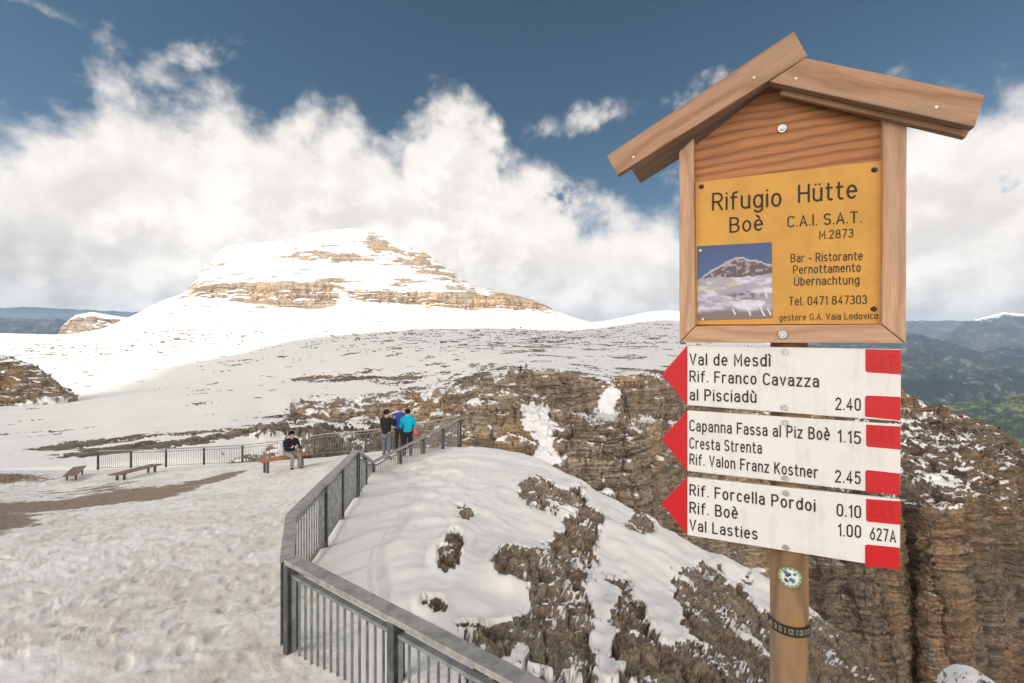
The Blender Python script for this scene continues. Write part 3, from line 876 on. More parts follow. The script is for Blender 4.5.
# far valleys and ranges
def far_material(name, lowc, midc, topc, snow=False, meadow=False):
    m, nt, b = new_mat(name)
    p = nt.coord('Object')
    n1 = nt.noise(p, 0.0021, 8.0, 0.62)
    n2 = nt.noise(p, 0.011, 7.0, 0.66)
    n3 = nt.noise(p, 0.05, 4.0, 0.7)
    c = nt.mix(nt.smooth(n1, 0.36, 0.64), lowc, midc)
    c = nt.mix(nt.smooth(n2 * 0.6 + n1 * 0.4, 0.515, 0.60), c, topc)
    c = nt.mix(nt.smooth(n3, 0.40, 0.60) * 0.7, nt.mix(0.6, c, (0.012, 0.016, 0.012)), c)
    if meadow:
        trees = nt.smooth(n2 * 0.65 + n3 * 0.35, 0.50, 0.545)
        c = nt.mix(trees, (0.020, 0.030, 0.016), c)
    if snow:
        f = nt.smooth(nt.attr('snow') + (n2 - 0.5) * 0.8 + (n3 - 0.5) * 0.3, 0.45, 0.62)
        c = nt.mix(f, c, (0.8, 0.82, 0.85))
    nt.put(b.inputs['Base Color'], c)
    b.inputs['Roughness'].default_value = 0.95
    b.inputs['Specular IOR Level'].default_value = 0.1
    nt.put(b.inputs['Normal'], nt.bump(n2 + n3 * 0.5, 0.7, 40.0))
    return m

def ridge(name, pts, bottom, mat, seed, s, amp, step=1.3, snowline=None):
    """pts: {px: (py top, d top, d foot)}, bottom: py of the foot"""
    xs = sorted(pts)
    pxs = np.arange(xs[0], xs[-1] + step, step)
    top = np.interp(pxs, xs, [pts[k][0] for k in xs])
    dt = np.interp(pxs, xs, [pts[k][1] for k in xs])
    df = np.interp(pxs, xs, [pts[k][2] for k in xs])
    top = top + 1.6 * fbm(pxs / 13.0, pxs * 0, pxs * 0 + seed, 5, gain=0.6, seed=seed)
    bot = np.interp(pxs, xs, bottom) if isinstance(bottom, (list, tuple)) else bottom + 0 * pxs
    t = np.linspace(0, 1, 80)[:, None]
    PY = top[None] * (1 - t) + bot[None] * t
    IV = 1 / dt[None] * (1 - t) + 1 / df[None] * t
    PX = np.repeat(pxs[None], 80, 0)
    P = to_world(PX, PY, 1 / IV)
    n = grid_normals(P)
    n *= np.sign((n * -P).sum(-1, keepdims=True))
    x, y, z = P[..., 0] / s, P[..., 1] / s, P[..., 2] / s
    h = fbm(x, y, z * 0.6, 6, gain=0.55, seed=seed, ridged=True)
    P = P + np.array([0, 0, 1.0]) * (h * s * amp * np.minimum(1, t * 5))[..., None] + n * (h * s * amp * 0.4 * np.minimum(1, t * 5))[..., None]
    at = {}
    if snowline is not None:
        at['snow'] = np.clip(1 - (PY - top[None]) / snowline, 0, 1) * 0.75 * sstep(324 - top, 0, 6)[None]
    return tag(link(name, grid_mesh(name, P, at), mat), kind='structure')

M_FOREST = far_material('forested_slopes', (0.010, 0.020, 0.014), (0.032, 0.046, 0.026), (0.17, 0.155, 0.125))
M_RANGE = far_material('bare_far_range', (0.03, 0.038, 0.036), (0.085, 0.085, 0.078), (0.20, 0.19, 0.17), snow=True)
M_MEADOW = far_material('alpine_meadow', (0.085, 0.13, 0.030), (0.14, 0.17, 0.045), (0.21, 0.21, 0.075), meadow=True)

# right side, farthest first
ridge('mountain', {780: (326, 15000, 12000), 880: (323, 15000, 12000), 915: (320, 15000, 12000), 960: (321, 15000, 12000), 1000: (319, 15000, 12000), 1120: (320, 15000, 12000),
               1300: (318, 15000, 12000)}, 350, M_RANGE, 301, 900, 0.10, snowline=6)
ridge('mountain', {900: (352, 11000, 8500), 940: (338, 11000, 8500), 965: (322, 11000, 8500), 988: (317, 11000, 8500), 1003: (312, 11000, 8500), 1024: (314, 11000, 8500),
               1060: (305, 11000, 8500), 1300: (312, 11000, 8500)}, 372, M_RANGE, 302, 800, 0.16, snowline=14)
ridge('hill', {800: (346, 8500, 5500), 890: (332, 8500, 5500), 915: (334, 8500, 5500), 945: (341, 8500, 5500), 985: (353, 8500, 5500), 1024: (348, 8500, 5500),
               1300: (346, 8500, 5500)}, 396, M_FOREST, 303, 700, 0.24)
ridge('hill', {780: (362, 6200, 4200), 890: (359, 6200, 4200), 950: (364, 6200, 4200), 990: (371, 6200, 4200), 1030: (358, 6200, 4200), 1300: (348, 6200, 4200)},
      424, M_FOREST, 304, 520, 0.26)
ridge('hill', {800: (402, 3600, 2000), 900: (400, 3600, 2000), 950: (403, 3600, 2000), 985: (399, 3600, 2000), 1030: (392, 3600, 2000), 1150: (384, 3600, 2000), 1350: (380, 3600, 2000)},
      560, M_MEADOW, 305, 420, 0.16)
# left side
ridge('mountain', {-500: (305, 16000, 12000), -150: (306, 16000, 12000), -20: (309, 16000, 12000), 30: (307, 16000, 12000), 80: (309, 16000, 12000), 160: (313, 16000, 12000),
               240: (330, 16000, 12000)}, 345, M_FOREST, 306, 1100, 0.10)
ridge('hill', {-500: (318, 9000, 6500), -100: (319, 9000, 6500), 0: (318, 9000, 6500), 70: (321, 9000, 6500), 150: (322, 9000, 6500), 240: (340, 9000, 6500)},
      362, M_FOREST, 307, 700, 0.2)

# valley floor reaching past everything
def valley_floor():
    n = 60
    xs = np.linspace(-19000, 19000, n)
    ys = np.linspace(-4000, 19500, n)
    X, Y = np.meshgrid(xs, ys)
    Z = -1250 + 60 * fbm(X / 3000, Y / 3000, X * 0, 4, seed=401)
    tag(link('terrain', grid_mesh('terrain', np.stack([X, Y, Z], -1)), M_FOREST), kind='structure')
valley_floor()

# haze between the viewer and the far ranges
def haze_box():
    bm = bmesh.new()
    bmesh.ops.create_cube(bm, size=1.0)
    lo, hi = Vector((-20000, -4500, -1330)), Vector((20000, 20000, 640))
    for v in bm.verts:
        v.co = Vector([(lo[i] + hi[i]) / 2 + v.co[i] * (hi[i] - lo[i]) for i in range(3)])
    me = bpy.data.meshes.new('haze')
    bm.to_mesh(me)
    bm.free()
    m = bpy.data.materials.new('thin_air')
    m.use_nodes = True
    t = m.node_tree
    t.nodes.remove(t.nodes['Principled BSDF'])
    v = t.nodes.new('ShaderNodeVolumePrincipled')
    v.inputs['Color'].default_value = (0.50, 0.70, 1.0, 1)
    v.inputs['Density'].default_value = HAZE_DENSITY
    v.inputs['Anisotropy'].default_value = 0.1
    t.links.new(v.outputs[0], t.nodes['Material Output'].inputs['Volume'])
    tag(link('haze', me, m), kind='stuff')
haze_box()

# the cloud overhead (out of view, up to the left behind the viewer) whose shadow lies over the terrace and the near plateau
def overhead_cloud():
    foot = [(-1400, -420), (-500, 60), (-262, 250), (-330, 350), (-352, 470), (-300, 690), (-150, 900), (40, 960), (180, 900), (360, 800), (620, 780), (1000, 700),
            (1300, 300), (1000, -200), (300, -500), (-600, -700)]
    H = 1050.0
    off = SUN_DIR * (H / SUN_DIR.z)
    poly = np.array(foot, float)
    n = 120
    xs = np.linspace(-1450, 1350, n)
    ys = np.linspace(-750, 1000, n)
    X, Y = np.meshgrid(xs, ys)
    # signed distance to the outline
    ins = np.zeros(X.shape, bool)
    dist = np.full(X.shape, 1e9)
    for i in range(len(poly)):
        a, b = poly[i], poly[(i + 1) % len(poly)]
        ab = b - a
        t = np.clip(((X - a[0]) * ab[0] + (Y - a[1]) * ab[1]) / (ab @ ab), 0, 1)
        dist = np.minimum(dist, np.hypot(X - a[0] - t * ab[0], Y - a[1] - t * ab[1]))
        cond = ((a[1] > Y) != (b[1] > Y)) & (X < (b[0] - a[0]) * (Y - a[1]) / (b[1] - a[1] + 1e-9) + a[0])
        ins ^= cond
    sdv = np.where(ins, dist, -dist) + 35 * fbm(X / 160, Y / 160, X * 0, 5, gain=0.6, seed=501)
    th = np.sqrt(np.clip(sdv, 0, 200) / 200)
    puff = 60 * fbm(X / 170, Y / 170, X * 0, 5, seed=503) + 120
    bm = bmesh.new()
    up, dn = {}, {}
    keep = sdv > 0
    for j in range(n):
        for i in range(n):
            if keep[j, i]:
                x, y = X[j, i] + off.x, Y[j, i] + off.y
                up[j, i] = bm.verts.new((x, y, H + 6 + th[j, i] * puff[j, i]))
                dn[j, i] = bm.verts.new((x, y, H - 6 - th[j, i] * (30 + 0.15 * puff[j, i])))
    cells = {(j, i) for j in range(n - 1) for i in range(n - 1) if all(k in up for k in ((j, i), (j, i + 1), (j + 1, i + 1), (j + 1, i)))}
    for j, i in cells:
        q = ((j, i), (j, i + 1), (j + 1, i + 1), (j + 1, i))
        bm.faces.new([up[k] for k in q])
        bm.faces.new([dn[k] for k in reversed(q)])
        for (dj, di, a, b) in ((-1, 0, q[0], q[1]), (0, 1, q[1], q[2]), (1, 0, q[2], q[3]), (0, -1, q[3], q[0])):
            if (j + dj, i + di) not in cells:
                bm.faces.new([up[b], up[a], dn[a], dn[b]])
    bmesh.ops.delete(bm, geom=[v for v in bm.verts if not v.link_faces], context='VERTS')
    me = bpy.data.meshes.new('cloud')
    bm.to_mesh(me)
    bm.free()
    m = bpy.data.materials.new('thin_cloud')
    m.use_nodes = True
    nt = NT(m.node_tree)
    m.node_tree.nodes.remove(m.node_tree.nodes['Principled BSDF'])
    tr = nt.n('ShaderNodeBsdfTransparent')
    tl = nt.n('ShaderNodeBsdfTranslucent')
    tl.inputs[0].default_value = (0.98, 0.95, 0.91, 1)
    mx = nt.n('ShaderNodeMixShader')
    mx.inputs[0].default_value = 0.70
    nt.t.links.new(tr.outputs[0], mx.inputs[1])
    nt.t.links.new(tl.outputs[0], mx.inputs[2])
    nt.t.links.new(mx.outputs[0], nt.t.nodes['Material Output'].inputs['Surface'])
    tag(link('cloud', me, m), kind='structure')
overhead_cloud()


# ------------------------------------------------------------------ object materials
def simple_mat(name, col, rough=0.6, metal=0.0, var=0.15, scale=20.0, spec=0.4, bump=0.0):
    m, nt, b = new_mat(name)
    p = nt.coord('Object')
    n = nt.noise(p, scale, 5.0, 0.6)
    lo = tuple(c * (1 - var) for c in col)
    hi = tuple(min(1, c * (1 + var)) for c in col)
    nt.put(b.inputs['Base Color'], nt.mix(nt.smooth(n, 0.3, 0.7), lo, hi))
    b.inputs['Roughness'].default_value = rough
    b.inputs['Metallic'].default_value = metal
    b.inputs['Specular IOR Level'].default_value = spec
    if bump:
        nt.put(b.inputs['Normal'], nt.bump(n, bump, 0.01))
    return m

def wood_mat(name, pale, dark, weather=0.0, ring=26.0, rough=0.6):
    """plain sawn wood; attribute 'grain' = (along, across, depth) in metres"""
    m, nt, b = new_mat(name)
    gr = nt.attr('grain', 'Vector')
    x, y, z = nt.sep(gr)
    wob = nt.noise(nt.vec(x * 2.2, y * 7.0, z * 7.0), 1.0, 3.0, 0.5)
    wob2 = nt.noise(nt.vec(x * 9.0, y * 60.0, z * 60.0), 1.0, 4.0, 0.6)
    ph = (y + z * 0.6) * ring * 3.2 + wob * 7.0 + wob2 * 0.6
    s = nt.math('SINE', ph * 3.1416) * 0.5 + 0.5
    late = nt.math('POWER', s, 2.4)
    fib = nt.noise(nt.vec(x * 12.0, y * 420.0, z * 420.0), 1.0, 3.0, 0.6)
    big = nt.noise(nt.vec(x * 3.0, y * 14.0, z * 14.0), 1.0, 4.0, 0.6)
    c = nt.mix(late * 0.6, pale, dark)
    c = nt.mix(nt.smooth(fib, 0.35, 0.7) * 0.35, c, tuple(v * 0.6 for v in dark))
    if weather:
        c = nt.mix(nt.smooth(big + (fib - 0.5) * 0.5, 0.36, 0.66) * weather, c, (0.25, 0.20, 0.16))
    c = nt.mix(nt.smooth(big, 0.62, 0.78) * 0.45, c, tuple(v * 0.55 for v in dark))
    nt.put(b.inputs['Base Color'], c)
    b.inputs['Roughness'].default_value = rough
    b.inputs['Specular IOR Level'].default_value = 0.3
    nt.put(b.inputs['Normal'], nt.bump(late * 0.5 + fib * 0.6, 0.22, 0.003))
    return m

M_FASCIA = wood_mat('weathered_larch', (0.38, 0.225, 0.14), (0.20, 0.095, 0.048), weather=0.5, ring=17)
M_FRAME = wood_mat('pale_larch', (0.50, 0.315, 0.205), (0.33, 0.165, 0.09), weather=0.25, ring=20)
M_PANEL = wood_mat('orange_larch', (0.40, 0.178, 0.072), (0.13, 0.042, 0.014), weather=0.0, ring=30)
M_POST = wood_mat('round_post_wood', (0.235, 0.135, 0.055), (0.060, 0.029, 0.010), weather=0.35, ring=9)
M_SLAT = wood_mat('orange_bench_wood', (0.46, 0.20, 0.085), (0.28, 0.105, 0.04), ring=20)
M_SLAT_OLD = wood_mat('dull_red_bench_wood', (0.25, 0.165, 0.135), (0.15, 0.09, 0.072), ring=20)
M_YELLOW = simple_mat('yellow_plate', (0.48, 0.245, 0.034), 0.38, var=0.09, scale=14)
def enamel(name, col, stain, amount):
    """painted board with run-down dirt, scuffs and dulled patches"""
    m, nt, b = new_mat(name)
    p = nt.coord('Object')
    x, y, z = nt.sep(p)
    run = nt.noise(nt.vec(x * 60.0, y * 60.0, z * 5.0), 1.0, 5.0, 0.65)
    blot = nt.noise(p, 11.0, 6.0, 0.62)
    scr = nt.noise(nt.vec(x * 25.0 + z * 40.0, y * 25.0, z * 240.0), 1.0, 3.0, 0.7)
    c = nt.mix(nt.smooth(blot, 0.35, 0.7) * 0.5, col, tuple(v * 0.90 for v in col))
    c = nt.mix(nt.smooth(run * 0.6 + blot * 0.4, 0.50, 0.66) * amount, c, stain)
    c = nt.mix(nt.smooth(scr, 0.70, 0.78) * amount * 0.8, c, stain)
    nt.put(b.inputs['Base Color'], c)
    nt.put(b.inputs['Roughness'], nt.math('MULTIPLY_ADD', blot, 0.35, 0.25))
    b.inputs['Specular IOR Level'].default_value = 0.4
    nt.put(b.inputs['Normal'], nt.bump(blot, 0.05, 0.01))
    return m
M_WHITE = enamel('white_board', (0.63, 0.628, 0.62), (0.40, 0.385, 0.36), 0.26)
M_RED = enamel('red_board', (0.46, 0.004, 0.008), (0.34, 0.025, 0.02), 0.22)
M_REDD = simple_mat('faded_red_letters', (0.37, 0.005, 0.008), 0.45, var=0.05)
M_BLACK = simple_mat('black_letters', (0.014, 0.013, 0.012), 0.5, var=0.1)
M_BROWNBLK = simple_mat('dark_brown_letters', (0.018, 0.010, 0.005), 0.6, var=0.1)
M_STEEL = simple_mat('steel_bolt', (0.42, 0.43, 0.43), 0.35, 0.9, var=0.25, scale=200)
M_SCREW = simple_mat('dark_screw', (0.035, 0.022, 0.015), 0.5, 0.3)

def galv(name, col, dirt):
    m, nt, b = new_mat(name)
    p = nt.coord('Object')
    n = nt.noise(p, 9.0, 6.0, 0.65)
    n2 = nt.noise(p, 70.0, 4.0, 0.7)
    c = nt.mix(nt.smooth(n, 0.35, 0.65), tuple(v * 0.75 for v in col), tuple(v * 1.25 for v in col))
    c = nt.mix(nt.smooth(n * 0.6 + n2 * 0.4, 0.52, 0.66) * dirt, c, (0.36, 0.31, 0.26))
    nt.put(b.inputs['Base Color'], c)
    b.inputs['Metallic'].default_value = 0.35
    nt.put(b.inputs['Roughness'], nt.math('MULTIPLY_ADD', n2, 0.3, 0.36))
    nt.put(b.inputs['Normal'], nt.bump(n2, 0.15, 0.003))
    return m
M_GALV = galv('galvanised_steel', (0.215, 0.235, 0.232), 0.35)
M_RAIL = galv('galvanised_handrail', (0.33, 0.33, 0.32), 0.8)
M_GALVD = galv('dark_galvanised_steel', (0.085, 0.095, 0.097), 0.35)


# ------------------------------------------------------------------ mesh builders
class MB:
    """collects solids into one mesh, with wood grain coordinates per corner"""
    def __init__(self):
        self.v, self.f, self.g = [], [], []
    def prism(self, base, direction, grain_dir=None, grain_up=None):
        """base: list of Vectors (planar polygon), extruded along direction"""
        base = [Vector(p) for p in base]
        direction = Vector(direction)
        c = sum(base, Vector()) / len(base)
        gd = (Vector(grain_dir) if grain_dir is not None else direction).normalized()
        gu = Vector(grain_up).normalized() if grain_up is not None else (Vector((0, 0, 1)) if abs(gd.z) < 0.9 else Vector((1, 0, 0)))
        gw = gd.cross(gu).normalized()
        gu = gw.cross(gd).normalized()
        nrm = Vector()
        for i in range(len(base)):
            nrm += (base[i] - c).cross(base[(i + 1) % len(base)] - c)
        if nrm.dot(direction) > 0:
            base = base[::-1]
        n, k = len(base), len(self.v)
        pts = base + [p + direction for p in base]
        off = random.Random(k + 7 * int(abs(c.x) * 1000)).uniform(0, 9)
        for p in pts:
            self.v.append(p)
            self.g.append((p.dot(gd) + off, (p - c).dot(gu) + off * 0.37, (p - c).dot(gw) + off * 0.21))
        self.f.append([k + i for i in range(n)])
        self.f.append([k + n + i for i in reversed(range(n))])
        for i in range(n):
            j = (i + 1) % n
            self.f.append([k + j, k + i, k + n + i, k + n + j])
        return self
    def bar(self, a, b, wid, thick, side=None):
        """rectangular bar from a to b; side = direction of its width"""
        a, b = Vector(a), Vector(b)
        d = (b - a)
        s = Vector(side) if side is not None else Vector((0, 0, 1)).cross(d)
        s = (s - d * (s.dot(d) / d.length_squared)).normalized()
        u = d.cross(s).normalized()
        q = [a + s * wid / 2 + u * thick / 2, a - s * wid / 2 + u * thick / 2, a - s * wid / 2 - u * thick / 2, a + s * wid / 2 - u * thick / 2]
        return self.prism(q, d, d, s)
    def tube(self, a, b, r0, r1=None, n=20):
        a, b = Vector(a), Vector(b)
        r1 = r0 if r1 is None else r1
        d = (b - a).normalized()
        s = d.orthogonal().normalized()
        u = d.cross(s)
        k = len(self.v)
        for (p, r) in ((a, r0), (b, r1)):
            for i in range(n):
                t = 2 * math.pi * i / n
                q = p + (s * math.cos(t) + u * math.sin(t)) * r
                self.v.append(q)
                self.g.append((q.dot(d), (q - a).dot(s), (q - a).dot(u)))
        self.f.append([k + i for i in reversed(range(n))])
        self.f.append([k + n + i for i in range(n)])
        for i in range(n):
            j = (i + 1) % n
            self.f.append([k + i, k + j, k + n + j, k + n + i])
        return self
    def build(self, name, mat, parent=None, bevel=0.0, smooth=False):
        me = bpy.data.meshes.new(name)
        me.from_pydata([tuple(v) for v in self.v], [], self.f)
        a = me.attributes.new('grain', 'FLOAT_VECTOR', 'POINT')
        a.data.foreach_set('vector', np.array(self.g, np.float32).reshape(-1))
        if bevel or smooth:
            bm = bmesh.new()
            bm.from_mesh(me)
            if bevel:
                es = [e for e in bm.edges if len(e.link_faces) == 2 and e.calc_face_angle(0) > 0.6]
                bmesh.ops.bevel(bm, geom=es, offset=bevel, segments=2, affect='EDGES', profile=0.5)
            if smooth:
                for f in bm.faces:
                    f.smooth = len(f.verts) == 4
            bm.to_mesh(me)
            bm.free()
        o = link(name, me, mat)
        if parent is not None:
            adopt(o, parent)
        return o

def world_matrix(o):
    m = Matrix.Translation(o.location) @ o.rotation_euler.to_matrix().to_4x4()
    return (world_matrix(o.parent) @ o.matrix_parent_inverse @ m) if o.parent else m

def adopt(o, parent):
    o.parent = parent
    o.matrix_parent_inverse = world_matrix(parent).inverted()


# ------------------------------------------------------------------ the signpost
SO = Vector((0.440, 1.187, 0.0))
SS = Vector((0.9067, -0.4211, 0.0)).normalized()          # along the boards, left to right
SN = Vector((SS.y, -SS.x, 0.0))                           # outwards from their faces, towards the viewer
UP = Vector((0, 0, 1))

def sp(px, py, off=0.0):
    r = Vector(((px - CX) / F, 1.0, -(py - HY) / F))
    t = (SO.dot(SN) + off) / r.dot(SN)
    return r * t

POSTC = sp(789, HY, -0.046)
POST_BASE = Vector((POSTC.x, POSTC.y, ground_z(POSTC.x, POSTC.y) - 0.35))
post_root = empty('signpost', (POSTC.x, POSTC.y, ground_z(POSTC.x, POSTC.y)))
tag(post_root, 'wooden trail signpost with a small roofed board and three red and white arrow signs', 'signpost')

PR = 0.0395
post = MB().tube(POST_BASE, Vector((POSTC.x, POSTC.y, 0.40)), PR + 0.004, PR - 0.001, 40).build('post', M_POST, post_root, smooth=True)

def patch_on_post(name, mat_index_fn, mats, py0, py1, a0, a1, na, nz, parent, rr=0.0012):
    """a thin curved sheet lying on the round post; angles measured from the viewer's side"""
    me = bpy.data.meshes.new(name)
    base = math.atan2(-POSTC.y, -POSTC.x)
    z0, z1 = -(py0 - HY) / F * POSTC.y * 0.966, -(py1 - HY) / F * POSTC.y * 0.966
    V, Fc, mi = [], [], []
    for layer in (0, 1):
        for j in range(nz + 1):
            for i in range(na + 1):
                a = base + a0 + (a1 - a0) * i / na
                z = z0 + (z1 - z0) * j / nz
                rad = PR + 0.0035 + rr * layer + 0.0006
                V.append((POSTC.x + math.cos(a) * rad, POSTC.y + math.sin(a) * rad, z))
    N1 = (na + 1) * (nz + 1)
    keep = {}
    for j in range(nz):
        for i in range(na):
            k = mat_index_fn((i + 0.5) / na, (j + 0.5) / nz)
            if k is not None:
                keep[i, j] = k
    for (i, j), k in keep.items():
        q = [j * (na + 1) + i, j * (na + 1) + i + 1, (j + 1) * (na + 1) + i + 1, (j + 1) * (na + 1) + i]
        Fc.append([N1 + x for x in q]); mi.append(k)
        for (di, dj, a, b) in ((0, -1, 0, 1), (1, 0, 1, 2), (0, 1, 2, 3), (-1, 0, 3, 0)):
            if (i + di, j + dj) not in keep:
                Fc.append([q[a], q[b], N1 + q[b], N1 + q[a]]); mi.append(k)
    me.from_pydata(V, [], Fc)
    me.polygons.foreach_set('material_index', mi)
    o = link(name, me, mats)
    adopt(o, parent)
    return o

M_STW = simple_mat('sticker_white', (0.55, 0.56, 0.52), 0.4)
M_STG = simple_mat('sticker_green', (0.16, 0.24, 0.12), 0.4)
M_STB = simple_mat('sticker_blue', (0.06, 0.12, 0.24), 0.4)
M_STR = simple_mat('sticker_dark_red', (0.20, 0.05, 0.06), 0.4)
_rs = random.Random(5)
_blot = [(_rs.uniform(-.5, .45), _rs.uniform(-.45, .4), _rs.uniform(.10, .2), _rs.choice((2, 2, 3, 4))) for _ in range(13)]
def sticker_px(u, v):
    x, y = (u - .5) * 2, (v - .5) * 2
    r = math.hypot(x, y)
    if r > 1: return None
    if r > 0.9: return 1
    if r > 0.74: return 1 if math.sin(math.atan2(y, x) * 15) > -0.75 else 0
    for bx, by, br, k in _blot:
        if math.hypot(x - bx, y - by) < br: return k
    return 0
st = patch_on_post('sticker', sticker_px, [M_STW, M_STG, M_STB, M_STR, M_BLACK], 567.0, 588.0, -0.52, 0.62, 44, 44, post)
tag(st, 'round green edged sticker on the wooden post')
_seq = [1, 1, 0, 1, 1, 0, 1, 0, 1, 1, 1, 0, 1, 0, 1, 1, 0, 1, 0, 1, 1, 0, 1, 1]
def band_px(u, v):
    if u < 0.24:
        return 1 if (0.15 < v < 0.85 and 0.03 < u < 0.2 and u > 0.2 * (1 - v)) else 0
    if 0.22 < v < 0.78 and u < 0.97:
        return 1 if _seq[int((u - .24) / .74 * 24) % 24] and not (0.42 < v < 0.55 and int(u * 37) % 2) else 0
    return 0
M_BANDP = simple_mat('band_print', (0.16, 0.125, 0.085), 0.5)
bd = patch_on_post('band', band_px, [M_BLACK, M_BANDP], 626.5, 636.5, -1.45, 1.45, 90, 14, post)
tag(bd, 'narrow black printed band round the wooden post')

# a round ended single stroke alphabet: cap height 1, x height 0.72
def arc(cx, cy, rx, ry, a0, a1, n=None):
    n = n or max(3, int(abs(a1 - a0) / 15))
    return [(cx + rx * math.cos(R(a0 + (a1 - a0) * i / n)), cy + ry * math.sin(R(a0 + (a1 - a0) * i / n))) for i in range(n + 1)]
def ell(cx, cy, rx, ry): return arc(cx, cy, rx, ry, 0, 360, 26)
_o = ell(.22, .36, .22, .36)
_e = [[(0.0, .38)] + [(.44, .38)] + arc(.22, .36, .22, .36, 5, 312)]
_u = [[(0, .72)] + arc(.21, .21, .21, .21, 180, 360) + [(.42, .72)], [(.42, .3), (.42, 0)]]
_U = [[(0, 1)] + arc(.27, .27, .27, .27, 180, 360) + [(.54, 1)]]
_grave = lambda x: [(x - .13, 1.04), (x + .03, .87)]
_dots = lambda x, y: [[(x - .11, y), (x - .108, y)], [(x + .11, y), (x + .112, y)]]
_C = arc(.27, .73, .27, .27, 28, 180) + arc(.27, .27, .27, .27, 180, 332)
GLYPH = {
 'a': [arc(.21, .51, .20, .21, 155, 0) + [(.41, 0)], [(.41, .42), (.2, .42)] + arc(.19, .21, .19, .21, 90, 270) + [(.24, 0), (.41, .13)]],
 'b': [[(0, 1), (0, 0)], _o], 'c': [arc(.22, .36, .22, .36, 48, 312)], 'd': [[(.44, 1), (.44, 0)], _o], 'e': _e,
 'f': [[(.1, 0)] + arc(.28, .82, .18, .18, 180, 90) + [(.32, 1)], [(0, .70), (.28, .70)]],
 'g': [_o, [(.44, .72)] + arc(.22, -.08, .22, .2, 0, -145)],
 'h': [[(0, 1), (0, 0)], arc(.21, .51, .21, .21, 180, 0) + [(.42, 0)]],
 'i': [[(0, .72), (0, 0)], [(0, .97), (.002, .97)]], 'l': [[(0, 1), (0, 0)]],
 'm': [[(0, .72), (0, 0)], arc(.165, .55, .165, .17, 180, 0) + [(.33, 0)], arc(.495, .55, .165, .17, 180, 0) + [(.66, 0)]],
 'n': [[(0, .72), (0, 0)], arc(.21, .51, .21, .21, 180, 0) + [(.42, 0)]], 'o': [_o],
 'p': [[(0, .72), (0, -.28)], _o], 'r': [[(0, .72), (0, 0)], arc(.2, .50, .2, .22, 180, 62)],
 's': [arc(.19, .54, .18, .18, 35, 270) + arc(.19, .18, .19, .18, 90, -145)[1:]],
 't': [[(.1, .94)] + arc(.25, .16, .15, .16, 180, 285), [(0, .70), (.28, .70)]], 'u': _u,
 'v': [[(0, .72), (.21, 0), (.42, .72)]], 'z': [[(0, .72), (.4, .72), (0, 0), (.4, 0)]],
 'è': _e + [_grave(.25)], 'ù': _u + [_grave(.23)], 'ì': [[(0, .72), (0, 0)], _grave(.04)], 'ü': _u + _dots(.21, .97), 'Ü': _U + _dots(.27, 1.2),
 'V': [[(0, 1), (.27, 0), (.54, 1)]], 'M': [[(0, 0), (0, 1), (.3, .3), (.6, 1), (.6, 0)]],
 'R': [[(0, 0), (0, 1)] + arc(.28, .74, .24, .26, 90, -90) + [(0, .48)], [(.27, .48), (.52, 0)]],
 'F': [[(0, 0), (0, 1), (.46, 1)], [(0, .52), (.4, .52)]], 'C': [_C],
 'P': [[(0, 0), (0, 1)] + arc(.28, .73, .24, .27, 90, -90) + [(0, .46)]],
 'B': [[(0, 0), (0, 1)] + arc(.26, .76, .22, .24, 90, -90) + [(0, .52)], [(.26, .52)] + arc(.28, .26, .24, .26, 90, -90) + [(0, 0)]],
 'S': [arc(.25, .75, .24, .25, 30, 270) + arc(.25, .25, .25, .25, 90, -150)[1:]],
 'K': [[(0, 1), (0, 0)], [(.5, 1), (0, .42)], [(.17, .61), (.52, 0)]], 'L': [[(0, 1), (0, 0), (.44, 0)]],
 'A': [[(0, 0), (.28, 1), (.56, 0)], [(.10, .3), (.46, .3)]], 'H': [[(0, 0), (0, 1)], [(.54, 0), (.54, 1)], [(0, .52), (.54, .52)]],
 'T': [[(0, 1), (.54, 1)], [(.27, 1), (.27, 0)]], 'I': [[(0, 1), (0, 0)]], 'G': [_C + [(.54, .46), (.31, .46)]],
 '0': [arc(.23, .74, .23, .26, 0, 180) + arc(.23, .26, .23, .26, 180, 360) + [(.46, .74)]], '1': [[(.02, .80), (.2, 1), (.2, 0)]],
 '2': [arc(.23, .75, .23, .25, 165, -28) + [(0, 0), (.47, 0)]], '3': [arc(.22, .76, .21, .24, 150, -90), arc(.22, .27, .24, .27, 90, -152)],
 '4': [[(.35, 0), (.35, 1), (0, .27), (.49, .27)]], '5': [[(.43, 1), (.06, 1), (.03, .55)] + arc(.21, .32, .25, .32, 128, -145)],
 '6': [[(.36, 1), (.06, .46)], ell(.24, .30, .24, .30)], '7': [[(0, 1), (.46, 1), (.15, 0)]], '8': [ell(.23, .76, .20, .24), ell(.23, .27, .24, .27)],
 '.': [[(0, .03), (.003, .03)]], '-': [[(0, .38), (.28, .38)]],
}
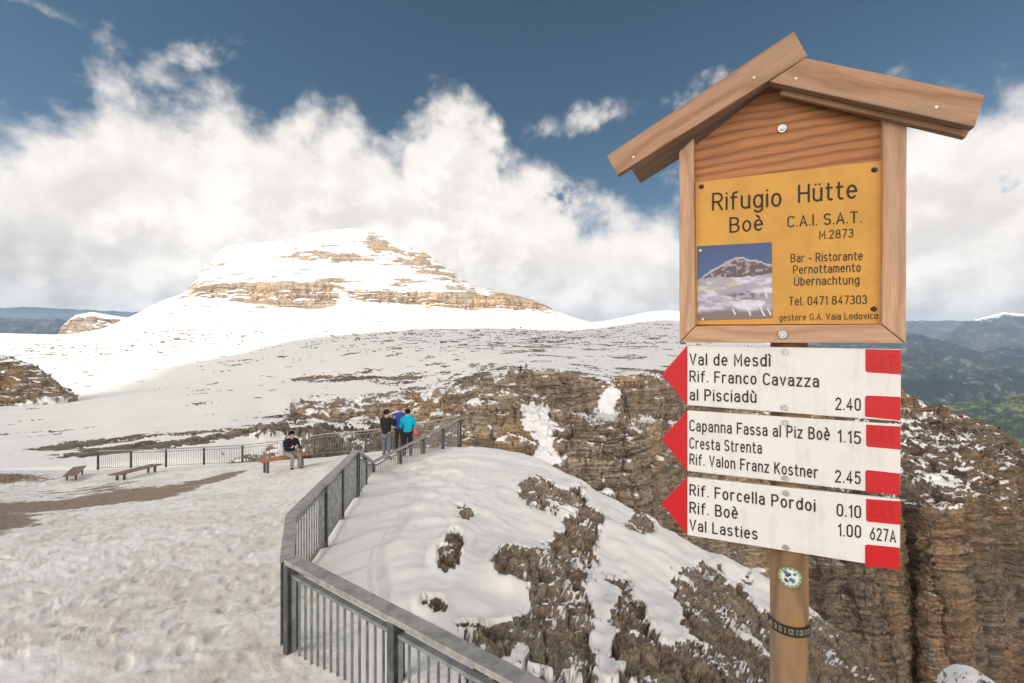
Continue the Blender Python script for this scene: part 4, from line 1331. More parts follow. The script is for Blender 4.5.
def stroke_text(body, t, gap, space):
    """-> vertices (x, y, layer) and faces of a line of monoline lettering"""
    V, Fc = [], []
    x = 0.0
    lay = 0
    for ch in body:
        if ch == ' ':
            x += space
            continue
        gl_ = GLYPH[ch]
        w_ = max(max(p[0] for p in st_) for st_ in gl_)
        mn = min(min(p[0] for p in st_ if True) for st_ in gl_) if ch not in 'ì' else 0.0
        for st_ in gl_:
            lay += 1
            pts = [np.array(p, float) for p in st_]
            q = [pts[0]]
            for p in pts[1:]:
                if np.linalg.norm(p - q[-1]) > 1e-4: q.append(p)
            closed = len(q) > 3 and np.linalg.norm(q[0] - q[-1]) < 0.02
            if closed: q = q[:-1]
            n = len(q)
            k0 = len(V)
            for i in range(n):
                if closed:
                    d0, d1 = q[i] - q[i - 1], q[(i + 1) % n] - q[i]
                else:
                    d0 = q[i] - q[i - 1] if i else q[1] - q[0]
                    d1 = q[i + 1] - q[i] if i < n - 1 else d0
                d0 = d0 / np.linalg.norm(d0); d1 = d1 / np.linalg.norm(d1)
                nn = np.array([-d0[1] - d1[1], d0[0] + d1[0]])
                ln = np.linalg.norm(nn)
                nn = nn / ln if ln > 1e-6 else np.array([-d0[1], d0[0]])
                k = min(1 / max(0.35, nn @ np.array([-d0[1], d0[0]])), 1.9)
                for sg in (1, -1):
                    V.append((x - mn + q[i][0] + nn[0] * sg * k * t / 2, q[i][1] + nn[1] * sg * k * t / 2, lay))
            m_ = n if closed else n - 1
            for i in range(m_):
                j = (i + 1) % n
                Fc.append((k0 + 2 * i + 1, k0 + 2 * j + 1, k0 + 2 * j, k0 + 2 * i))
            if not closed:
                for (c, d) in ((q[0], q[0] - q[1]), (q[-1], q[-1] - q[-2])):
                    d = d / np.linalg.norm(d)
                    a0 = math.atan2(d[1], d[0])
                    kk = len(V)
                    lay += 1
                    for i in range(9):
                        a_ = a0 - math.pi / 2 + math.pi * i / 8
                        V.append((x - mn + c[0] + math.cos(a_) * t / 2, c[1] + math.sin(a_) * t / 2, lay))
                    Fc.append(tuple(range(kk, kk + 9)))
        x += w_ - mn + t + gap
    return np.array(V, np.float32), Fc

def letters(body, p0, p1, cap_px, mat, parent, off, name='lettering', weight=0.13, gap=0.17, space=0.42):
    """one line of lettering from baseline pixel p0 to p1 on the sign's plane"""
    co, faces = stroke_text(body, weight, gap, space)
    x0, x1 = co[:, 0].min(), co[:, 0].max()
    A, B = sp(*p0, off), sp(*p1, off)
    H = cap_px / F * (A.y + B.y) / 2 * 0.97
    t = (co[:, 0] - x0) / (x1 - x0)
    h = co[:, 1] * H
    out = np.array(A)[None] + t[:, None] * (np.array(B) - np.array(A))[None] + h[:, None] * np.array(UP)[None] + (co[:, 2] * 6e-6)[:, None] * np.array(SN)[None]
    me = bpy.data.meshes.new(name)
    me.from_pydata(out.tolist(), [], faces)
    bm = bmesh.new()
    bm.from_mesh(me)
    r = bmesh.ops.extrude_face_region(bm, geom=bm.faces[:])
    for el in r['geom']:
        if isinstance(el, bmesh.types.BMVert):
            el.co += SN * 0.0003
    bmesh.ops.recalc_face_normals(bm, faces=bm.faces[:])
    bm.to_mesh(me)
    bm.free()
    o = link(name, me, mat)
    adopt(o, parent)
    return o

def plate(quad_px, off, thick, name, mat, parent, bevel=0.0012, grain=None):
    q = [sp(x, y, off) for x, y in quad_px]
    return MB().prism(q, -SN * thick, grain if grain is not None else SS, UP).build(name, mat, parent, bevel)

def bolt(px, py, off, rad, parent, mat=None, name='bolt', h=0.004):
    c = sp(px, py, off)
    b = MB().tube(c, c + SN * h, rad, rad * 0.86, 20)
    if rad > 0.0035:
        b.tube(c + SN * h, c + SN * (h + 0.0025), rad * 0.58, rad * 0.5, 6)
    return b.build(name, mat or M_STEEL, parent)

# --- roofed cabinet ------------------------------------------------
PO = -0.006
panel = MB()
for (y0, y1, yr0, yr1) in ((80, 110, 80, 110),):
    pass
bp = [sp(690, 337, PO), sp(893, 338, PO), sp(893, 112, PO), sp(786, 74, PO), sp(690, 150, PO)]
back = MB().prism(bp, -SN * 0.018, SS, UP).build('back_panel', M_PANEL, post_root)
tag(back, 'orange back board of the roofed sign with wavy grain')
FO = 0.012
MB().prism([sp(679.5, 342, FO), sp(695.5, 325.7, FO), sp(693.5, 138, FO), sp(679, 152, FO)], -SN * 0.045, UP, SS).build('frame_board', M_FRAME, post_root, 0.0015)
MB().prism([sp(882, 324, FO), sp(906, 343.5, FO), sp(907, 112, FO), sp(883.5, 104, FO)], -SN * 0.045, UP, SS).build('frame_board', M_FRAME, post_root, 0.0015)
MB().prism([sp(680.2, 342.2, FO), sp(904.8, 343.6, FO), sp(881.4, 324.4, FO), sp(696, 326.1, FO)], -SN * 0.045, SS, UP).build('frame_board', M_FRAME, post_root, 0.0015)
# roof: a front fascia on each slope and the roof planks behind it
RO = 0.052
lf = [sp(606.6, 155.7, RO), sp(793.7, 31, RO), sp(808, 56, RO), sp(617, 175, RO)]
rf = [sp(769, 81.6, RO), sp(805.5, 57.8, RO), sp(985, 95, RO), sp(975, 127, RO)]
gl = (lf[1] - lf[0]).normalized()
gr = (rf[2] - rf[1]).normalized()
fl = MB().prism(lf, -SN * 0.022, gl, UP).build('roof_fascia', M_FASCIA, post_root, 0.0018)
fr = MB().prism(rf, -SN * 0.022, gr, UP).build('roof_fascia', M_FASCIA, post_root, 0.0018)
nl = gl.cross(SN).normalized()
if nl.z > 0: nl = -nl
nr = gr.cross(SN).normalized()
if nr.z > 0: nr = -nr
B1 = RO - 0.0235
def back_of(p, d): return p - SN * d
def roofplank(a, b, dn, t0, t1, g, depth, start):
    q = [a + dn * t0, b + dn * t0, b + dn * t1, a + dn * t1]
    q = [p - SN * start for p in q]
    return MB().prism(q, -SN * depth, g, SN)
hl = (lf[3] - lf[0]).dot(nl)
hr = (rf[3] - rf[2]).dot(nr)
roofplank(lf[0] + gl * 0.036, lf[1] - gl * 0.02, nl, hl - 0.020, hl - 0.001, gl, 0.125, 0.0235).build('roof_plank', M_FASCIA, post_root, 0.0015)
roofplank(rf[0] + gr * 0.03, rf[3] - gr * 0.012, nr, -0.020, 0.010, gr, 0.012, 0.0235).build('roof_plank', M_FASCIA, post_root, 0.0012)
roofplank(rf[1] + gr * 0.05, rf[2] + gr * 0.014, nr, hr - 0.030, hr + 0.006, gr, 0.016, 0.037).build('roof_plank', M_FASCIA, post_root, 0.0012)
# covering boards, lower than the fascia tops
roofplank(lf[0] + gl * 0.040, lf[1] - gl * 0.03, nl, 0.012, hl - 0.022, gl, 0.12, 0.0235).build('roof_plank', M_FASCIA, post_root, 0.0015)
for (x, y) in ((633.5, 157), (754, 77.5), (796, 78.5), (936.5, 107)):
    bolt(x, y, RO, 0.0032, post_root, M_STEEL, 'nail', 0.001)
bolt(782, 129, PO, 0.0105, post_root)
bolt(782.5, 334.5, FO, 0.0105, post_root)

# --- yellow notice plate --------------------------------------------
YO = PO + 0.004
notice = plate([(695.6, 324.6), (881.2, 324.0), (882.0, 160.6), (695.2, 182.2)], YO, 0.003, 'notice_plate', M_YELLOW, post_root, 0.0006)
tag(notice, 'yellow information plate with a small mountain photo')
def z1(x, y): return (600 + 0.4829 * x, 20 + 0.4832 * y)
LO = YO + 0.0004
for body, a, b_, cap, bo in (
        ('Rifugio', (232, 393), (376, 384), 35, .125), ('Hütte', (410, 377), (533, 367), 36, .125), ('Boè', (268, 439), (338, 434), 30, .125),
        ('C.A.I. S.A.T.', (388, 428), (542, 418), 22, .128), ('M.2873', (454, 453), (525, 449), 17, .128),
        ('Bar - Ristorante', (395, 501), (544, 496), 17, .128), ('Pernottamento', (400, 525), (540, 520), 17, .128), ('Übernachtung', (402, 549), (537, 546), 17, .128),
        ('Tel. 0471 847303', (391, 590), (553, 587), 17, .128), ('gestore G.A. Vaia Lodovico', (371, 622), (576, 618), 13, .12)):
    letters(body, z1(*a), z1(*b_), cap * 0.483, M_BROWNBLK, notice, LO, weight=bo, gap=0.15, space=0.40)
for (x, y) in ((210, 345), (568, 310), (567, 598)):
    bolt(*z1(x, y), YO, 0.0058, notice, M_SCREW, 'screw', 0.0025)
bolt(*z1(213, 619), YO + 0.002, 0.0035, notice, M_STEEL, 'screw', 0.0018)
bolt(*z1(208, 477), YO + 0.002, 0.0035, notice, M_STEEL, 'screw', 0.0018)

def small_photo():
    """the little printed photograph of a snowy mountain: a flat print, its picture as colours per face"""
    q = [sp(*z1(202, 622), YO + 0.0012), sp(*z1(357.5, 617), YO + 0.0012), sp(*z1(355.5, 460), YO + 0.0012), sp(*z1(201.5, 468), YO + 0.0012)]
    N = 110
    u = np.linspace(0, 1, N + 1)
    U, V = np.meshgrid(u, u)
    A, B, C, D = [np.array(p) for p in q]
    P = (A * ((1 - U) * (1 - V))[..., None] + B * (U * (1 - V))[..., None] + C * (U * V)[..., None] + D * ((1 - U) * V)[..., None])
    me = grid_mesh('photo_print', P, smooth=False)
    uc = (np.arange(N) + 0.5) / N
    U, V = np.meshgrid(uc, uc)
    sky = np.array([0.035, 0.085, 0.22]) * (1 - V[..., None]) * 1.4 + np.array([0.02, 0.05, 0.15]) * V[..., None]
    n = lambda fx, fy, s: fbm(U * fx, V * fy, U * 0, 5, gain=0.6, seed=s)
    top = np.interp(U, [0, .05, .1, .22, .32, .45, .55, .62, .72, .85, 1], [.55, .57, .62, .69, .74, .80, .835, .83, .79, .76, .70]) + 0.02 * n(14, 0.1, 71)
    foot = np.interp(U, [0, .3, .5, .7, 1], [.54, .575, .56, .56, .60]) + 0.02 * n(12, 2, 72)
    rockc = np.array([0.075, 0.055, 0.065]); snowc = np.array([0.52, 0.52, 0.62])
    f = sstep(n(16, 22, 73) + 0.2 * n(40, 60, 74), 0.02, 0.25)[..., None]
    mtn = rockc * (1 - f) + np.array([0.30, 0.25, 0.29]) * f
    mtn = np.where((V > top - 0.03)[..., None], np.array([0.30, 0.29, 0.36]), mtn)
    g = sstep(n(5, 14, 75), -0.2, 0.35)[..., None]
    fld = np.array([0.27, 0.26, 0.33]) * (1 - g) + snowc * g
    yel = (sstep(n(6, 12, 76), 0.0, 0.3) * np.exp(-((V - .45) / .07) ** 2))[..., None]
    fld = fld * (1 - yel * .6) + np.array([0.42, 0.37, 0.22]) * yel * .6
    dk = (sstep(n(16, 30, 77), -0.1, 0.2) * np.exp(-((V - .31) / .05) ** 2 - ((U - .65) / .24) ** 2))[..., None]
    fld = fld * (1 - dk) + np.array([0.035, 0.03, 0.045]) * dk
    low = sstep(0.14 - V + 0.05 * n(8, 8, 78), -0.03, 0.06)[..., None]
    fld = fld * (1 - low) + np.array([0.15, 0.115, 0.12]) * low
    img = np.where((V > top)[..., None], sky, np.where((V > foot)[..., None], mtn, fld))
    for (x, y, a, l) in ((.93, .27, 1.75, .1), (.72, .04, 1.9, .13), (.9, .03, 2.0, .2), (.52, .06, 2.0, .09), (.98, .04, 2.0, .1)):
        dx, dy = U - x, V - y
        al = dx * math.cos(a) + dy * math.sin(a)
        ac = -dx * math.sin(a) + dy * math.cos(a)
        k = ((np.abs(ac) < 0.010) & (al > 0) & (al < l))[..., None]
        img = np.where(k, np.array([0.55, 0.55, 0.6]), img)
    ca = me.color_attributes.new('print', 'FLOAT_COLOR', 'CORNER')
    rgba = np.concatenate([img, np.ones(img.shape[:2] + (1,))], -1).reshape(-1, 4)
    ca.data.foreach_set('color', np.repeat(rgba, 4, 0).astype(np.float32).reshape(-1))
    m, nt, b = new_mat('glossy_print')
    nt.put(b.inputs['Base Color'], nt.attr('print', 'Color'))
    b.inputs['Roughness'].default_value = 0.3
    bm = bmesh.new(); bm.from_mesh(me)
    bmesh.ops.solidify(bm, geom=bm.faces[:], thickness=0.0008)
    bm.to_mesh(me); bm.free()
    o = link('photo_print', me, m)
    adopt(o, notice)
small_photo()

# --- the three arrow boards ---------------------------------------------
def z2(x, y): return (680 + 0.3511 * x, 340 + 0.3514 * y)
BO = 0.0
def rounded_tag(x0, x1, yl0, yr0, yl1, yr1, corner):
    """red corner field with one rounded inner corner ('bl' or 'tl')"""
    pts = []
    r = 2.6
    if corner == 'bl':
        pts = [(x0, yl0), (x1, yr0), (x1, yr1), (x0 + r, yl1)]
        pts += [(x0 + r - r * math.sin(t), yl1 - r + r * math.cos(t) - 0 * t) for t in (0.4, 0.8, 1.2, 1.5)]
    else:
        pts = [(x0 + r, yl0)]
        pts += [(x1, yr0), (x1, yr1), (x0, yl1)]
        pts += [(x0 + r - r * math.cos(t), yl0 + r - r * math.sin(t)) for t in (0.07, 0.4, 0.8, 1.2)]
    return pts

boards = [
  dict(quad=[(687.3, 345.4), (901.3, 349.2), (900.8, 421.6), (687.3, 405.2)], tip=(661.5, 374.5),
       lines=[('Val de Mesdì', (27, 70), (260, 74), 32), ('Rif. Franco Cavazza', (27, 117), (396, 133), 31), ('al Pisciadù', (27, 170), (218, 177), 31), ('2.40', (441, 197), (515, 200), 33)],
       tags=[(528, 629, 26, 28, 92, 98, 'bl'), (527, 628, 158, 162, 218, 229, 'tl')], sat=(541, 83, 614, 86), bolts=[(299, 34), (297, 193)],
       label='topmost arrow board with three place names and one walking time'),
  dict(quad=[(687.3, 410.6), (901.0, 424.6), (900.5, 495.2), (687.3, 471.0)], tip=(661.5, 439.0),
       lines=[('Capanna Fassa al Piz Boè', (27, 257), (427, 284), 31), ('1.15', (449, 289), (516, 295), 33), ('Cresta Strenta', (27, 307), (233, 322), 30),
              ('Rif. Valon Franz Kostner', (27, 352), (393, 392), 30), ('2.45', (440, 403), (515, 409), 33)],
       tags=[(530, 628, 241, 246, 304, 312, 'bl'), (528, 627, 370, 380, 432, 441, 'tl')], sat=(541, 287, 614, 293), bolts=[(299, 236), (299, 394)],
       label='middle arrow board with three place names and two walking times'),
  dict(quad=[(687.3, 477.2), (900.8, 499.8), (900.0, 569.4), (687.3, 535.2)], tip=(661.5, 503.5),
       lines=[('Rif. Forcella Pordoi', (27, 440), (386, 487), 31), ('0.10', (446, 499), (516, 506), 33), ('Rif. Boè', (27, 491), (165, 508), 31),
              ('Val Lasties', (27, 540), (221, 567), 30), ('1.00', (450, 556), (516, 562), 33), ('627A', (541, 566), (615, 575), 33)],
       tags=[(530, 628, 452, 459, 517, 526, 'bl'), (527, 626, 582, 591, 644, 653, 'tl')], sat=(541, 500, 614, 509), bolts=[(301, 436), (301, 591)],
       label='lowest arrow board with a trail number beside its red fields'),
]
for bdef in boards:
    q = bdef['quad']
    brd = plate(q, BO, 0.009, 'arrow_board', M_WHITE, post_root, 0.0015)
    tag(brd, bdef['label'])
    e = 0.25
    MB().prism([sp(q[0][0] - e, q[0][1], BO), sp(q[3][0] - e, q[3][1], BO), sp(*bdef['tip'], BO)], -SN * 0.009, SS, UP).build('arrow_tip', M_RED, brd, 0.001)
    for (x0, x1, a, b_, c, d, cor) in bdef['tags']:
        pts = rounded_tag(680 + .3511 * x0, 680 + .3511 * x1, 340 + .3514 * a, 340 + .3514 * b_, 340 + .3514 * c, 340 + .3514 * d, cor)
        MB().prism([sp(x, y, BO + 0.0003) for x, y in pts], SN * 0.0005, SS, UP).build('red_field', M_RED, brd)
    s = bdef['sat']
    letters('SAT', z2(s[0], s[1]), z2(s[2], s[3]), 40 * .3514, M_REDD, brd, BO + 0.0010, weight=0.17)
    for body, a, b_, cap in bdef['lines']:
        letters(body, z2(*a), z2(*b_), cap * .3514, M_BLACK, brd, BO + 0.0003, weight=0.15)
    for x, y in bdef['bolts']:
        bolt(*z2(x, y), BO, 0.0068, brd, M_STEEL, 'bolt', 0.003)


# ------------------------------------------------------------------ metal railings
def offset_pts(p, q, side, d): return p + side * d, q + side * d

def railing_bay(root, a, b, h, nbal, detail, drop_gap=0.10, first_post=True, last_post=False, postw=0.07, post_down=0.35):
    """a, b: points on the top of the handrail (centre line); h: height of the railing"""
    a, b = Vector(a), Vector(b)
    d = (b - a)
    flat = Vector((d.x, d.y, 0)).normalized()
    side = Vector((flat.y, -flat.x, 0))
    # handrail: wide flat hollow section
    c0 = a - UP * 0.022
    c1 = b - UP * 0.022
    MB().bar(c0, c1, 0.13, 0.044, side).build('handrail', M_RAIL, root, 0.004)
    def post(p):
        t = p - UP * 0.047
        bt = p - UP * (h + post_down)
        m = MB()
        m.prism([t + side * 0.045 + flat * 0.006, t - side * 0.045 + flat * 0.006, t - side * 0.045 - flat * 0.006, t + side * 0.045 - flat * 0.006], bt - t, UP, side)
        m.prism([t + side * 0.056 + flat * postw / 2, t + side * 0.047 + flat * postw / 2, t + side * 0.047 - flat * postw / 2, t + side * 0.056 - flat * postw / 2], bt - t, UP, side)
        m.prism([t - side * 0.047 + flat * postw / 2, t - side * 0.056 + flat * postw / 2, t - side * 0.056 - flat * postw / 2, t - side * 0.047 - flat * postw / 2], bt - t, UP, side)
        m.build('post', M_GALVD, root)
    if first_post: post(a)
    if last_post: post(b)
    # infill frame with upright flats
    g = postw / 2 + 0.012
    L = Vector((d.x, d.y, 0)).length
    ua, ub = a + d * (g / L), b - d * (g / L)
    t0, t1 = ua - UP * (drop_gap + 0.05), ub - UP * (drop_gap + 0.05)
    b0, b1 = ua - UP * (h - 0.06), ub - UP * (h - 0.06)
    panel = MB()
    panel.bar(t0, t1, 0.05, 0.03, side)
    panel.bar(b0, b1, 0.05, 0.02, side)
    e0, e1 = t0 - UP * 0.0155, b0 + UP * 0.0105
    for (x, y) in ((t0, b0), (t1, b1)):
        k = d.normalized() * (0.006 if x is t0 else -0.006)
        panel.bar(x - UP * 0.0165 + k, y + UP * 0.0115 + k, 0.04, 0.010, side)
    bar_pts = []
    for i in range(1, nbal + 1):
        f = i / (nbal + 1)
        p0 = t0 + (t1 - t0) * f - UP * 0.0165
        p1 = b0 + (b1 - b0) * f + UP * 0.0115
        bar_pts.append((p0, p1))
    if not detail:
        for p0, p1 in bar_pts:
            panel.bar(p0, p1, 0.020, 0.010, side)
    po = panel.build('infill_panel', M_GALV, root)
    if detail:
        for p0, p1 in bar_pts:
            MB().bar(p0, p1, 0.022, 0.010, side).build('baluster', M_GALV, po)

def railing(label, pts, h, nbal, detail=False, last_post=True, **kw):
    pts = [Vector(p) for p in pts]
    root = empty('railing', (pts[0].x, pts[0].y, pts[0].z - h))
    tag(root, label, 'railing')
    for i in range(len(pts) - 1):
        railing_bay(root, pts[i], pts[i + 1], h, nbal, detail, last_post=(last_post and i == len(pts) - 2), **kw)
    return root

# front run: from the corner towards the lower right
R0 = W(291, 559, 4.45)
dirF = Vector((0.80, -0.60, 0)).normalized()
P1 = W(396, 614, 3.57)
step = Vector((P1.x - R0.x, P1.y - R0.y, 0))
front = [R0 + step * i for i in range(0, 4)]
for p in front: p.z = -2.062
corner = R0 - step.normalized() * 0.08
railing('nearest grey metal railing running from the corner to the lower edge of the view', front, 1.0, 13, detail=True)
# left run along the terrace
leftrun = [W(287, 557, 4.62), W(291, 514, 6.0), W(324, 481, 7.5), W(341, 465, 9.0), W(356, 450, 10.6)]
railing('grey metal railing along the snow drift, climbing from the corner to the kink', leftrun, 1.0, 11, detail=True, last_post=True)
kink = [W(357.5, 451, 10.75), W(365, 456, 12.2), W(371.5, 461, 13.9)]
railing('short descending stretch of railing at the kink before the three standing people', kink, 0.95, 12, last_post=False)
R3, R4 = Vector(W(373, 461.5, 14.0)), Vector(W(460, 418, 18.8))
far = [R3 + (R4 - R3) * (i / 4) for i in range(5)]
railing('railing between the snow drift and the three standing people', far, 1.02, 12)
backp = [W(459, 415.5, 19.2), W(412, 424.5, 20.5), W(366, 430, 22.0), W(325, 433.5, 23.4), W(284, 440, 25.2), W(242.5, 445, 26.6), W(204, 447, 26.9), W(166, 448.7, 26.8), W(131, 449.8, 26.4), W(98, 450.6, 26.0)]
railing('long back railing behind the benches at the far edge of the terrace', backp, 1.0, 14)


# ------------------------------------------------------------------ benches
def bench(label, a, b, hgt, mat, group='benches on the snowy terrace'):
    a, b = Vector(a), Vector(b)
    d = (b - a)
    flat = Vector((d.x, d.y, 0)).normalized()
    side = Vector((flat.y, -flat.x, 0))
    mid = (a + b) / 2
    root = empty('bench', (mid.x, mid.y, mid.z - hgt))
    tag(root, label, 'bench', group)
    for k in (-1, 0, 1):
        MB().bar(a + side * 0.155 * k - UP * 0.022, b + side * 0.155 * k - UP * 0.022, 0.14, 0.044, side).build('seat_plank', mat, root, 0.004)
    for f in (0.14, 0.86):
        p = a + d * f - UP * 0.046
        m = MB()
        m.bar(p + side * 0.20 - UP * 0.02, p - side * 0.20 - UP * 0.02, 0.06, 0.04, flat)
        m.build('crossbar', M_GALVD, root)
        for s in (0.13, -0.13):
            MB().bar(p + side * s - UP * 0.041, p + side * s - UP * (hgt + 0.12), 0.07, 0.06, flat).build('leg', M_GALVD, root)
    return root

def on_ground(px, d, up=0.0):
    x = (px - CX) / F * d
    return Vector((x, d, ground_z(x, d) + up))

ba, bb = on_ground(259, 16.6), on_ground(307, 17.9)
bench('long orange wooden bench with a seated man at its middle', ba + UP * 0.46, bb + UP * 0.46, 0.46, M_SLAT)
b2a, b2b = on_ground(114, 18.1), on_ground(157, 20.6)
bench('dull red empty bench set lengthwise in front of the back railing', b2a + UP * 0.27, b2b + UP * 0.33, 0.27, M_SLAT_OLD)
b3a, b3b = on_ground(70, 18.9), on_ground(79.5, 21.6)
bench('dark empty bench seen end on near the left end of the back railing', b3a + UP * 0.26, b3b + UP * 0.38, 0.26, M_SLAT_OLD)


# ------------------------------------------------------------------ people
def skin_mesh(name, joints, edges, sub=2):
    """one continuous surface grown over a skeleton; joints: {name: (pos, radius)}"""
    keys = list(joints)
    me = bpy.data.meshes.new(name)
    me.from_pydata([tuple(joints[k][0]) for k in keys], [(keys.index(a), keys.index(b)) for a, b in edges], [])
    o = bpy.data.objects.new(name, me)
    COL.objects.link(o)
    sk = o.modifiers.new('skin', 'SKIN')
    sk.use_smooth_shade = True
    for i, k in enumerate(keys):
        r = joints[k][1]
        me.skin_vertices[0].data[i].radius = (r, r) if not isinstance(r, tuple) else r
        me.skin_vertices[0].data[i].use_root = (i == 0)
    ss = o.modifiers.new('sub', 'SUBSURF')
    ss.levels = ss.render_levels = sub
    dg = bpy.context.evaluated_depsgraph_get()
    out = bpy.data.meshes.new_from_object(o.evaluated_get(dg))
    bpy.data.objects.remove(o)
    bpy.data.meshes.remove(me)
    out.name = name
    return out

M_SKIN = simple_mat('skin', (0.50, 0.27, 0.19), 0.55, var=0.06)
def cloth(name, col): return simple_mat(name, col, 0.85, var=0.25, scale=18, spec=0.2, bump=0.6)

EDGES = [('pelvis', 'belly'), ('belly', 'chest'), ('chest', 'neck'), ('neck', 'jaw'), ('jaw', 'crown'), ('jaw', 'nose')]
for s_ in 'lr':
    EDGES += [('chest', 'sh' + s_), ('sh' + s_, 'el' + s_), ('el' + s_, 'wr' + s_), ('wr' + s_, 'hand' + s_), ('pelvis', 'hip' + s_), ('hip' + s_, 'kn' + s_), ('kn' + s_, 'an' + s_), ('an' + s_, 'toe' + s_)]

def person(label, loc, rz, pose, mats, scale=1.0, hair='short', extra=None, group=None, backpack=None):
    """pose: joint -> (x, y, z); the figure faces -y in its own frame, feet on z = 0"""
    rad = dict(pelvis=(.135, .105), belly=(.13, .10), chest=(.16, .115), neck=.055, jaw=.075, crown=.088, nose=.022)
    for s_ in 'lr':
        rad.update({'sh' + s_: .062, 'el' + s_: .044, 'wr' + s_: .031, 'hand' + s_: .036, 'hip' + s_: .088, 'kn' + s_: .058, 'an' + s_: .042, 'toe' + s_: .036})
    J = {k: (Vector(v) * scale, tuple(r * scale for r in rad[k]) if isinstance(rad[k], tuple) else rad[k] * scale) for k, v in pose.items()}
    root = empty('person', loc, rz)
    tag(root, label, 'person', group)
    def part(name, js, es, mat, grow=1.0, add=0.0):
        jj = {}
        for k in js:
            p, r = J[k]
            jj[k] = (p, tuple(x * grow + add for x in r) if isinstance(r, tuple) else r * grow + add)
        o = link(name, skin_mesh(name, jj, [e for e in es if e[0] in jj and e[1] in jj]), mat, root)
        for p in o.data.polygons: p.use_smooth = True
        return o
    part('body', list(J), EDGES, M_SKIN)
    jk = ['belly', 'pelvis', 'chest', 'shl', 'shr', 'ell', 'elr', 'wrl', 'wrr', 'neck']
    # jacket ends at the wrists and hips, trousers at the ankles
    J2 = dict(J)
    J['neck'] = (J['neck'][0] + Vector((0, 0.012, 0.035)) * scale, J['neck'][1] * 1.12)
    for s_ in 'lr':
        J['sh' + s_] = (J['sh' + s_][0] + Vector((0, 0, 0.012)) * scale, J['sh' + s_][1] * 1.28)
    for s_ in 'lr':
        w_, e_ = J['wr' + s_], J['el' + s_]
        J['wr' + s_] = (w_[0] + (e_[0] - w_[0]) * 0.08, w_[1])
    J['pelvis'] = (J['pelvis'][0], tuple(x * 1.12 for x in J['pelvis'][1]))
    part('jacket', jk, EDGES, mats[0], 1.08, 0.022 * scale)
    J['pelvis'] = J2['pelvis']
    part('trousers', ['pelvis', 'hipl', 'hipr', 'knl', 'knr', 'anl', 'anr'], EDGES, mats[1], 1.04, 0.013 * scale)
    for s_ in 'lr':
        part('boot', ['an' + s_, 'toe' + s_], EDGES, mats[2], 1.1, 0.016 * scale)
    J.update(J2)
    # hair or cap
    c, r = J['crown']
    jw = J['jaw'][0]
    face = (J['nose'][0] - jw).normalized()
    bm = bmesh.new()
    bmesh.ops.create_uvsphere(bm, u_segments=20, v_segments=14, radius=1)
    ctr = c + (c - jw) * 0.12 - face * 0.014 * scale
    upv = (c - jw).normalized()
    dead = []
    for v in bm.verts:
        q = v.co.copy()
        v.co = ctr + Vector((q.x * .108, q.y * .118, q.z * .104)) * scale
        rel = v.co - ctr
        lim = -0.075 if hair != 'long' else -0.10
        front = rel.dot(face) / scale
        h = rel.dot(upv) / scale
        if h < lim + max(0, front) * 0.9 + (0.0 if front < 0 else 0.02):
            dead.append(v)
    bmesh.ops.delete(bm, geom=dead, context='VERTS')
    bmesh.ops.solidify(bm, geom=bm.faces[:], thickness=0.012 * scale)
    me = bpy.data.meshes.new('hair'); bm.to_mesh(me); bm.free()
    for p in me.polygons: p.use_smooth = True
    link('cap' if hair == 'cap' else 'hair', me, mats[3], root)
    # eyes and fingers are small but there
    for sx in (-1, 1):
        bm = bmesh.new()
        bmesh.ops.create_uvsphere(bm, u_segments=8, v_segments=6, radius=0.011 * scale)
        side = upv.cross(face).normalized()
        cc = jw + (c - jw) * 0.55 + face * 0.082 * scale + side * 0.032 * sx * scale
        for v in bm.verts: v.co += cc
        me = bpy.data.meshes.new('eye'); bm.to_mesh(me); bm.free()
        link('eye', me, M_BLACK, root)
    if backpack:
        MBp = MB()
        p = J['chest'][0]
        back = -Vector((face.x, face.y, 0)).normalized()
        q = p + back * 0.15 * scale - Vector((0, 0, 0.12 * scale))
        MBp.prism([q + Vector(v) * scale for v in ((-.13, 0, -.2), (.13, 0, -.2), (.13, 0, .14), (.09, 0, .2), (-.09, 0, .2), (-.13, 0, .14))], back * 0.12 * scale)
        o = MBp.build('rucksack', backpack, None, 0.02 * scale)
        o.parent = root
    return root

def standing(arm='down', lean=0.0):
    p = dict(pelvis=(0, 0, .93), belly=(0, .0, 1.08), chest=(0, -lean, 1.33), neck=(0, -lean - .01, 1.49), jaw=(0, -lean - .025, 1.575), crown=(0, -lean - .015, 1.675), nose=(0, -lean - .115, 1.60))
    for s_, k in (('l', 1), ('r', -1)):
        p.update({'hip' + s_: (.095 * k, 0, .86), 'kn' + s_: (.105 * k, -.015, .48), 'an' + s_: (.11 * k, .02, .085), 'toe' + s_: (.125 * k, -.13, .04), 'sh' + s_: (.19 * k, -lean, 1.385)})
        if arm == 'down':
            p.update({'el' + s_: (.26 * k, .03, 1.12), 'wr' + s_: (.25 * k, -.06, .88), 'hand' + s_: (.245 * k, -.09, .80)})
        elif arm == 'up':          # both hands raised before the face, as when looking through or drinking from something
            p.update({'el' + s_: (.27 * k, -.16 - lean, 1.20), 'wr' + s_: (.10 * k, -.30 - lean, 1.44), 'hand' + s_: (.055 * k, -.315 - lean, 1.51)})
        else:                      # hands joined in front at the waist
            p.update({'el' + s_: (.27 * k, .0, 1.13), 'wr' + s_: (.13 * k, -.22, 1.05), 'hand' + s_: (.06 * k, -.26, 1.06)})
    return p

